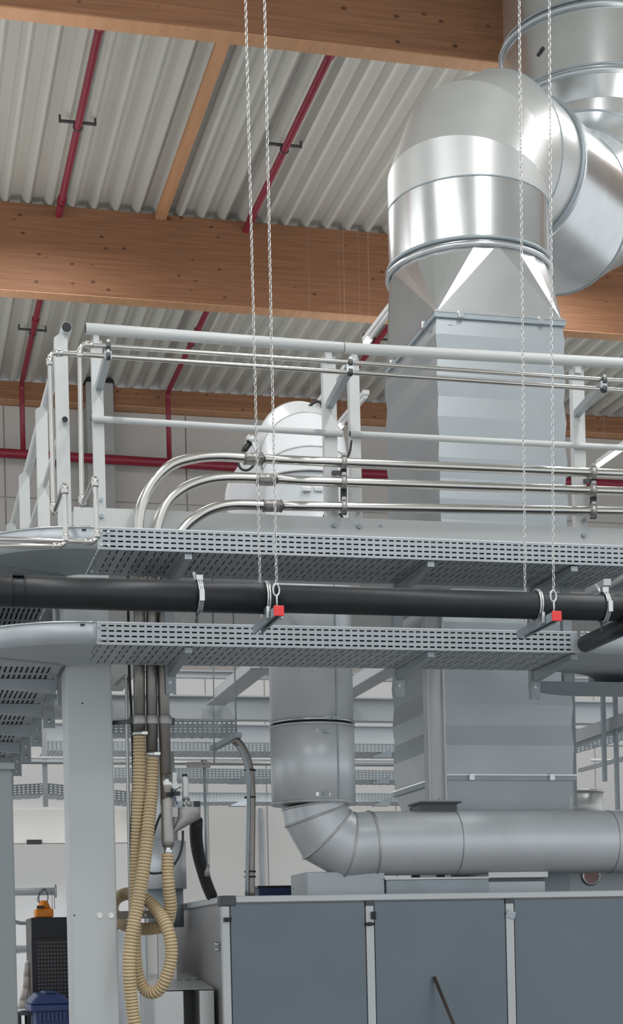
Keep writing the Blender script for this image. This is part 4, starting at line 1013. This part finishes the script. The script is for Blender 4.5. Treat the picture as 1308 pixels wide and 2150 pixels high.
part('gauge', MB().tube([xq(367, 1650) + V((0, -.0, 0)), xq(367, 1650) + V((0, -.02, 0))], .018, 18).cbox(xq(366, 1635), .02, .02, .06), 'galvanized_satin', vs)
part('control_cable', MB().tube(spline([xq(384, 1744), xq(383, 1770), xq(375, 1800), xq(355, 1826), xq(325, 1834), xq(308, 1828), xq(306, 1805), xq(318, 1765), xq(335, 1715), xq(350, 1700) + V((0, .05, 0))], 8), .006, 8), 'black_rubber', vs)
part('air_line', MB().tube(spline([xq(372, 1688), xq(366, 1672), xq(368, 1660), xq(380, 1652)], 6), .003, 6), 'blue_plastic', vs)
# flat black hose below the funnel, going up from the cabinet top
single('black_hose', MB().tube(spline([P(412, 1722, 8.5), P(412, 1760, 8.6), P(418, 1800, 8.8), P(432, 1850, 9.2), P(444, 1880, 9.5)], 8), [.034] * 33, 14), 'black_rubber', 'black rubber hose hanging behind the separator down to the cabinet', 'hose')
# thin conduit and cable left of the pipes
tc_ = thing('conduit_pipe', 'thin grey vertical conduit between the column and the beige hoses', 'pipe')
part('pipe', MB().tube(fillet([P(244, 1438, YV + .25), P(266, 1416, YV + .1), P(267, 1550, YV + .1), P(272, 1800, YV + .1), P(281, 2400, YV + .1)], .04), .0095, 12), 'galvanized_satin', tc_)
part('elbow_fitting', MB().tube([P(266, 1432, YV + .1), P(266, 1424, YV + .1)], .013, 12), 'stainless', tc_)
single('black_cable', MB().tube(spline([P(268, 1200, YV + .06), P(271, 1400, YV + .06), P(276, 1500, YV + .06), P(280, 1640, YV + .06), P(275, 1780, YV + .08), P(276, 1960, YV + .08)], 6), .007, 8), 'black_rubber', 'black cable hanging along the left conveying pipe', 'cable')
# cables behind the mid posts
for i, pts in enumerate(([(684, 1075), (676, 1100), (674, 1142)], [(712, 1078), (722, 1095), (724, 1142)])):
    single('black_cable', MB().tube(spline([P(x, y, 8.6) for x, y in pts], 6), .007, 8), 'black_rubber', 'short black cable drooping to the deck ' + ('left' if i == 0 else 'right') + ' of the middle railing post', 'cable')
single('black_cable', MB().tube(spline([P(x, y, 9.62) for x, y in ((612, 908), (632, 875), (655, 848), (672, 845), (684, 872), (686, 915))], 6), .009, 8), 'black_rubber', 'black cable arching above the white duct elbow', 'cable')
single('black_cable', MB().tube(spline([P(x, y, 8.37) for x, y in ((738, 925), (734, 950), (724, 966))], 6), .006, 8), 'black_rubber', 'short black cable curving between the two middle railing posts', 'cable')

# ================================================================ STRUCTURE BEHIND
def ibeam(xl, yl, xr, yr, Y, hpx, label, fl=.10):
    a = P(xl, yl, Y); b = P(xr, yr, Y); h = P(xl, yl, Y).z - P(xl, yl + hpx, Y).z
    r = thing('steel_beam', label, 'beam')
    part('web', MB().box(a.x, b.x, Y + fl / 2 - .004, Y + fl / 2 + .004, a.z - h + .01, a.z - .01), 'beam_paint', r)
    part('top_flange', MB().box(a.x, b.x, Y, Y + fl, a.z - .012, a.z), 'beam_paint', r)
    part('bottom_flange', MB().box(a.x, b.x, Y, Y + fl, a.z - h, a.z - h + .012), 'beam_paint', r)
    return r, a, h
ibeam(-60, 1452, 2000, 1473, 13.7, 52, 'nearer white steel I-beam behind the clad pipe and square duct', .14)
ibeam(-60, 1514, 2000, 1525, 16.4, 40, 'farther lower white steel I-beam above the small trays', .12)
ibeam(-60, 1398, 2000, 1406, 13.7, 16, 'thin white steel beam just under the lower tray edge', .08)
for (x0, y0, x1, y1, lab) in ((548, 1404, 452, 1480, 'white steel beam running away left of the clad pipe'), (838, 1398, 742, 1466, 'white steel beam running away between clad pipe and square duct')):
    p0 = P(x0, y0, 11.9); z_ = p0.z; p1 = V((p0.x, 13.69, z_))
    r = thing('steel_beam', lab, 'beam'); part('bottom_flange', MB().bar(p0, p1, .16, .012), 'beam_paint', r); part('web', MB().bar(p0 + V((0, 0, .07)), p1 + V((0, 0, .07)), .01, .13), 'beam_paint', r)
r = thing('steel_beam', 'white sloping steel beam at the far right beyond the square duct', 'beam')
part('flange', MB().bar(P(1195, 1552, 12.6), P(1340, 1500, 12.0), .03, .10), 'beam_paint', r); part('web', MB().bar(P(1195, 1566, 12.64), P(1340, 1514, 12.04), .01, .07), 'beam_paint', r)
r = thing('steel_beam', 'white bolted beam end stub at the right edge above the small trays', 'beam')
a_ = P(1240, 1463, 12.8); part('end_plate', MB().bar(P(1299, 1463, 12.7), P(1300, 1512, 12.7), .10, .014, (0, 1, 0)), 'beam_paint', r); part('web', MB().box(P(1300, 1480, 12.7).x, P(1420, 1480, 12.7).x, 12.72, 12.73, P(1300, 1512, 12.7).z, P(1300, 1463, 12.7).z), 'beam_paint', r)
for y in (1474, 1497): bolt(r, P(1292, y, 12.68), .018, m='dark_steel')
# far perforated trays
def far_tray(xl, yl, xr, yr, Y, hpx, W, label, rows=4, pitch_=.038, hang=()):
    a = P(xl, yl, Y); b = P(xr, yr, Y); H = a.z - P(xl, yl + hpx, Y).z
    r = thing('cable_tray', label, 'cable tray', 'small perforated trays in the background')
    a = a - V((0, 0, H)); b = b - V((0, 0, H))
    straight_tray(r, a, b, H, W, rows=rows, pitch_=pitch_, sw=.021, sh=.010, lip=.018, m='galvanized_dull', back=False)
    nn_ = (b - a).normalized(); nn_ = V((-nn_.y, nn_.x, 0)).normalized()
    for xs_ in ((300,) if Y < 13 else (-22,) if xl < 0 else (195,) if xr < 300 else (700, 880)):
        c_ = P(xs_, yl, Y + .1)
        if xr > 1200: continue
        if Y < 13: part('hanging_rod', MB().cyl((c_.x, Y + W - .02, a.z + .002), (c_.x, Y + W - .02, ZPL - .004), .004, 6), 'galvanized', r)
        else: part('support_post', MB().box(c_.x - .02, c_.x + .02, Y + .08, Y + .12, 0, a.z - .002), 'galvanized_dull', r)
    if xr > 1200: part('hanging_rod', MB().cyl((a.x + .2, 12.29, a.z - .1), (a.x + .2, 12.29, ZPL - .004), .004, 6).bar((a.x + .2, 12.27, a.z - .1), (a.x + .2, Y + .3, a.z - .1), .03, .03), 'galvanized', r)
    for xh_ in hang:
        q = P(xh_, yl + 40, Y - .03); z0_ = a.z - .05
        part('hanger_arm', MB().hexa([(q.x - .18, Y - .03, z0_), (q.x, Y - .03, z0_), (q.x, Y + .1, z0_), (q.x - .18, Y + .1, z0_)], [(q.x - .18, Y - .03, z0_ + .012), (q.x, Y - .03, z0_ + .085), (q.x, Y + .1, z0_ + .085), (q.x - .18, Y + .1, z0_ + .012)]), 'galvanized_dull', r)
    return r
far_tray(150, 1513, 496, 1514, 12.6, 27, .30, 'topmost background tray, ending left of the clad pipe')
far_tray(90, 1557, 900, 1562, 15.6, 19, .55, 'second background tray crossing behind the clad pipe', hang=(822,))
far_tray(240, 1612, 900, 1618, 16.8, 22, .50, 'third background tray crossing behind the clad pipe', 4, hang=(520, 818))
far_tray(285, 1664, 900, 1666, 17.8, 19, .50, 'lowest background tray crossing behind the clad pipe', 4, hang=(520, 820))
far_tray(-40, 1652, 91, 1645, 15.0, 22, .45, 'background tray left of the broad column, outer half')
far_tray(100, 1645, 290, 1664, 15.0, 22, .45, 'background tray sloping behind the broad column')
far_tray(1199, 1562, 1420, 1500, 12.9, 22, .35, 'sloping background tray right of the square duct', 4)
single('tray_post', MB().box(P(91, 1650, 14.9).x, P(101, 1650, 14.9).x, 14.93, 14.998, P(95, 1692, 14.9).z, P(95, 1450, 14.9).z), 'beam_paint', 'slim grey post holding the background tray left of the broad column', 'post')
wc_ = thing('white_conduit', 'long thin white tube crossing behind hoses and clad pipe', 'pipe')
part('tube', MB().tube([P(30, 1591, 14.7), P(900, 1597, 14.7)], .014, 10), 'white_paint', wc_)
for x_, y_ in ((880, 1597), (700, 1595)): part('support_post', MB().box(P(x_, y_, 14.7).x - .01, P(x_, y_, 14.7).x + .01, 14.69, 14.71, 0, P(x_, y_, 14.7).z), 'galvanized_dull', wc_)
single('grey_conduit', MB().tube([P(30, 1600, 14.9), P(900, 1606, 14.9)], .018, 10), 'galvanized', 'long thin grey tube just below the white one', 'pipe')
single('white_conduit', MB().tube([P(1240, 1596, 15.0), P(1420, 1600, 15.0)], .016, 10), 'white_paint', 'short thin white tube at the right edge', 'pipe')
# white boards behind top gaps
# hanging strut pieces
r = thing('hanging_strut', 'short slanted strut on a thin rod left of the clad pipe', 'strut')
a_, b_ = P(447, 1571, 9.8), P(502, 1543, 9.4)
part('channel', MB().bar(a_, b_, .035, .03), 'galvanized_dull', r)
q = P(496, 1546, 9.44); part('rod', MB().cyl(q, (q.x, q.y, P(496, 1200, 9.44).z), .005, 6), 'galvanized', r)
r = thing('hanging_strut', 'small level strut with thin long rod right of the separator', 'strut')
a_, b_ = P(392, 1606, 8.9), P(441, 1606, 8.9); part('channel', MB().bar(a_, b_, .02, .03), 'dark_pipe_steel', r)
part('rod', MB().tube([P(429, 1606, 8.9), P(434, 1836, 8.9)], .008, 8), 'galvanized_dull', r); part('upper_rod', MB().tube([P(446, 1200, 8.92), P(450, 1603, 8.92)], .004, 6), 'galvanized', r)
part('turnbuckle', MB().tube([P(434, 1815, 8.9), P(434.5, 1840, 8.9)], .013, 10).tube([P(428, 1606, 8.9), P(428, 1596, 8.9)], .016, 10), 'cast_alu', r)
# curved brown grey pipe
r = thing('riser_pipe', 'brownish pipe curving up from the cabinet to the slanted strut', 'pipe')
part('pipe', MB().tube(spline([P(x, y, 9.44) for x, y in ((491, 1552), (505, 1566), (517, 1590), (524, 1620), (527, 1660), (527, 1720), (526, 1800), (526, 1884))], 8), .026, 18), 'dark_pipe_steel', r)
part('inner_tube', MB().tube(spline([P(x, y, 9.415) for x, y in ((500, 1565), (513, 1590), (522, 1625), (522, 1680), (520, 1780), (518, 1880))], 8), .011, 10), 'galvanized_dull', r)
for y in (1617, 1674, 1830, 1841): q = P(525, y, 9.44); part('tie_band', MB().torus(q, (0, 0, 1), .031, .005, 18, 5), 'black_plastic', r)
single('wall_pipe', MB().box(P(550, 1700, 19.8).x, P(556, 1700, 19.8).x, 19.93, 19.98, .5, P(553, 1696, 19.9).z), 'galvanized_dull', 'slim grey vertical rail on the white partition wall', 'rail')
# right hand small stuff beyond the square duct
r = thing('round_vessel', 'rounded grey vessel partly hidden behind the square duct at right', 'vessel')
q = P(1215, 1650, 13.0)
part('drum', MB().tube([(q.x, 13.0, P(1215, 1730, 13).z), (q.x, 13.0, P(1215, 1662, 13).z)], .20, 32), 'galvanized_satin', r)
part('rim', MB().torus((q.x, 13.0, P(1215, 1664, 13).z), (0, 0, 1), .20, .012, 32, 6), 'galvanized_satin', r)
part('leg', MB().cyl((q.x, 13, 0), (q.x, 13, P(1215, 1730, 13).z), .08, 16), 'galvanized_dull', r)
for xc, yt, yb, lab in ((1209, 1610, 1690, 'dark slim post just right of the square duct'), (1272, 1586, 1640, 'grey post hanging below the sloping tray'), (1299, 1598, 1700, 'dark perforated post at the right edge above the round pipe')):
    q0, q1 = P(xc, yb, 12.2), V((0, 0, ZPL - .004))
    single('slotted_post', MB().box(q0.x - .013, q0.x + .013, 12.2, 12.24, q0.z, q1.z), 'galvanized_dull', lab, 'post')

# ================================================================ LOWER LEFT CORNER
def white_tube(y, x1, r_, label, Y=13.0, fl=False):
    t = thing('white_tube', label, 'pipe')
    a_ = P(-200, y, Y); b_ = P(x1, y, Y); b_.z = a_.z = P(60, y, Y).z
    part('tube', MB().tube([a_, b_], r_, 20), 'white_paint', t)
    if fl: part('end_flange', MB().cyl(b_ - V((.012, 0, 0)), b_, r_ * 1.75, 20), 'galvanized_satin', t)
    return t, a_, b_
t1, a_, b_ = white_tube(1872, 118, .030, 'upper white tube with end flange above the orange hoist', fl=True)
part('post', MB().cyl((b_.x - .62, 13.0, 0), (b_.x - .62, 13.0, b_.z + 0), .03, 12), 'white_paint', t1)
t2, a2_, b2_ = white_tube(1992, 92, .030, 'lower white tube ending behind the black perforated cabinet', Y=13.2)
part('post', MB().cyl((b2_.x - .55, 13.2, 0), (b2_.x - .55, 13.2, b2_.z), .03, 12), 'white_paint', t2)
t3 = thing('bent_tube', 'grey bent tube above the lower white tube at the far left', 'pipe')
part('tube', MB().tube(spline([P(-40, 1925, 13.4), P(20, 1932, 13.4), P(45, 1938, 13.4), P(95, 1936, 13.4)], 6), .016, 14), 'galvanized', t3)
part('post', MB().cyl(P(-38, 1925, 13.4), (P(-38, 1925, 13.4).x, 13.4, 0), .016, 10), 'galvanized', t3)
YK = 11.6
ka, kb = P(67, 2000, YK), P(262, 2000, YK); kt = P(160, 1925, YK).z
kc = thing('perforated_cabinet', 'black cabinet with punched grid front behind the broad column', 'cabinet')
part('body', MB().box(ka.x, kb.x, YK + .03, YK + .5, .03, kt), 'black_plastic', kc, bevel=.006)
zg1 = P(100, 1972, YK).z
nx_ = 26
gx = [ka.x, ka.x + .035]; st_ = (kb.x - ka.x - .07) / nx_
for i in range(nx_): gx += [ka.x + .035 + st_ * (i + .22), ka.x + .035 + st_ * (i + .78)]
gx += [kb.x - .035, kb.x]; gz = [zg1 - .50]
for j in range(18): gz += [zg1 - .48 + j * .0262 + .006, zg1 - .48 + j * .0262 + .019]
gz += [zg1 + .01]
part('punched_front', MB().grid(lambda a, b: V((a, YK + .006, b)), gx, gz, lambda i, j: j % 2 == 1 and i % 2 == 0 and 2 <= i <= 2 * nx_), 'black_plastic', kc, solid=.003)
part('backing', MB().box(ka.x + .03, kb.x - .03, YK + .022, YK + .03, gz[0] + .01, gz[-1] - .01), 'cabinet_side', kc, 'grey parts seen through the holes')
part('front_sheet', MB().box(ka.x, kb.x, YK, YK + .03, gz[-1], kt), 'black_plastic', kc, bevel=.003)
part('front_sheet', MB().box(ka.x, kb.x, YK, YK + .03, .03, gz[0]), 'black_plastic', kc, bevel=.003)
oh = thing('orange_hoist', 'small orange hoist hook block hanging over the black cabinet', 'hoist')
q = P(93, 1925, YK + .15); zo = kt + .002
part('base', MB().box(P(75, 1925, YK + .1).x, P(112, 1925, YK + .1).x, YK + .08, YK + .26, zo, zo + .06), 'orange_paint', oh, bevel=.008)
part('knob', MB().tube([(q.x + .0, YK + .17, zo + .06), (q.x, YK + .17, zo + .10), (q.x, YK + .17, zo + .12)], [.05, .035, .02], 16), 'orange_paint', oh)
part('dark_band', MB().cbox((q.x - .03, YK + .09, zo + .072), .05, .03, .018), 'black_plastic', oh)
part('handle_wire', MB().tube(spline([(q.x - .03, YK + .17, zo + .09), (q.x - .03, YK + .17, zo + .17), (q.x + .01, YK + .17, zo + .20), (q.x + .03, YK + .17, zo + .15), (q.x + .02, YK + .17, zo + .09)], 8), .004, 6).tube(spline([(q.x - .01, YK + .17, zo + .09), (q.x - .045, YK + .17, zo + .13), (q.x + .01, YK + .17, zo + .20)], 8), .003, 6), 'dark_steel', oh)
for dx in (.06, .075): part('wire', MB().cyl((q.x + dx, YK + .17, zo + .058), (q.x + dx, YK + .17, zo + .19), .002, 5), 'dark_steel', oh)
def bin_(x0, x1, ytop, Y, label):
    r = thing('blue_bin', label, 'bin'); a_, b_ = P(x0, 2100, Y), P(x1, 2100, Y); zt_ = P(100, ytop, Y).z; W_ = b_.x - a_.x
    part('tub', MB().hexa([(a_.x + .06, Y + .06, .02), (b_.x - .04, Y + .06, .02), (b_.x - .04, Y + .45, .02), (a_.x + .06, Y + .45, .02)], [(a_.x + .03, Y + .02, zt_ - .09), (b_.x, Y + .02, zt_ - .09), (b_.x, Y + .5, zt_ - .09), (a_.x + .03, Y + .5, zt_ - .09)]), 'blue_plastic', r, bevel=.01)
    part('rim', MB().box(a_.x, b_.x + .01, Y, Y + .52, zt_ - .12, zt_ - .07), 'blue_plastic', r, bevel=.012)
    n_ = 7
    for k in range(n_): part('grip_rib', MB().box(a_.x + .05 + k * (W_ - .08) / n_, a_.x + .07 + k * (W_ - .08) / n_, Y + .0, Y + .04, zt_ - .18, zt_ - .12), 'blue_plastic', r)
    ld = part('lid', MB().hexa([(a_.x - .01, Y - .01, zt_ - .068), (b_.x + .01, Y - .01, zt_ - .068), (b_.x + .01, Y + .52, zt_ - .06), (a_.x + .0, Y + .52, zt_ - .06)], [(a_.x + .05, Y + .05, zt_ - .01), (b_.x - .05, Y + .05, zt_ - .01), (b_.x - .06, Y + .47, zt_), (a_.x + .06, Y + .47, zt_)]), 'blue_plastic', r, bevel=.015)
    part('lid_rib', MB().box(a_.x + .10, b_.x - .09, Y + .10, Y + .42, zt_ - .008, zt_ + .012), 'blue_plastic', ld, bevel=.008)
    return r
bin_(64, 150, 2086, 10.9, 'dark blue wheeled bin left of the broad column')
bin_(190, 266, 2094, 10.9, 'dark blue bin peeking out right of the broad column')
tb = thing('small_table', 'small black side table in the bottom left corner', 'table')
a_, b_ = P(37, 2126, 11.2), P(66, 2126, 11.2)
part('top', MB().box(a_.x, b_.x, 11.2, 11.5, a_.z - .02, a_.z), 'dark_steel', tb)
for x_ in (a_.x + .004, b_.x - .024):
    for y_ in (11.2, 11.48): part('leg', MB().box(x_, x_ + .02, y_, y_ + .02, 0, a_.z - .02), 'black_plastic', tb)
cp_ = part('top_cover', MB().tube([((a_.x + b_.x) / 2 - .03, 11.3, a_.z), ((a_.x + b_.x) / 2 - .03, 11.3, a_.z + .012)], .05, 16), 'galvanized_satin', tb)
jg = thing('hanging_cloth', 'pale pinkish work garment hanging left of the black cabinet', 'cloth')
pts_ = [(57, 2020, .03), (60, 2050, .045), (58, 2080, .05), (54, 2118, .06)]
m = MB(); rings = []
for x_, y_, hw in [(62, 2016, .012), (61, 2024, .03), (61, 2050, .038), (60, 2075, .040), (57, 2100, .055), (55, 2118, .062)]:
    q = P(x_, y_, 11.9); rings.append([V((q.x + hw * math.cos(2 * math.pi * k / 20) * (1 + .08 * math.sin(k * 2.5)), 11.9 + .04 * math.sin(2 * math.pi * k / 20) * (1 + .2 * math.cos(k * 3.1)), q.z)) for k in range(20)])
for i_ in range(len(rings) - 1): m.add(rings[i_] + rings[i_ + 1], [(k, (k + 1) % 20, 20 + (k + 1) % 20, 20 + k) for k in range(20)], True)
part('garment', m, 'cloth_pink', jg, solid=.004)
q0 = P(62, 2018, 11.9); part('hook', MB().tube([q0, (q0.x, 11.9, P(62, 1999, 11.9).z), (q0.x, 13.2, b2_.z - .03)], .005, 6), 'galvanized', jg)

# ================================================================ FINALISE
bpy.context.view_layer.update()
roots = [o for o in bpy.data.objects if o.parent is None]
for o in bpy.data.objects:
    if o.parent is None and o.type == 'EMPTY':
        pts = []
        for c in o.children:
            if c.type == 'MESH':
                for b_ in (c.bound_box[0], c.bound_box[6]): pts.append(c.matrix_world @ V(b_))
        if pts:
            o.location = ((min(p.x for p in pts) + max(p.x for p in pts)) / 2, (min(p.y for p in pts) + max(p.y for p in pts)) / 2, min(p.z for p in pts))
# children were placed in world coordinates: cancel the parent's offset
def world_loc(o): return o['_w'] if '_w' in o else o.location.copy()
W = {o.name: o.location.copy() for o in bpy.data.objects}
for o in bpy.data.objects:
    if o.parent is not None:
        p = W[o.parent.name]
        o.location = W[o.name] - p
bpy.context.view_layer.update()
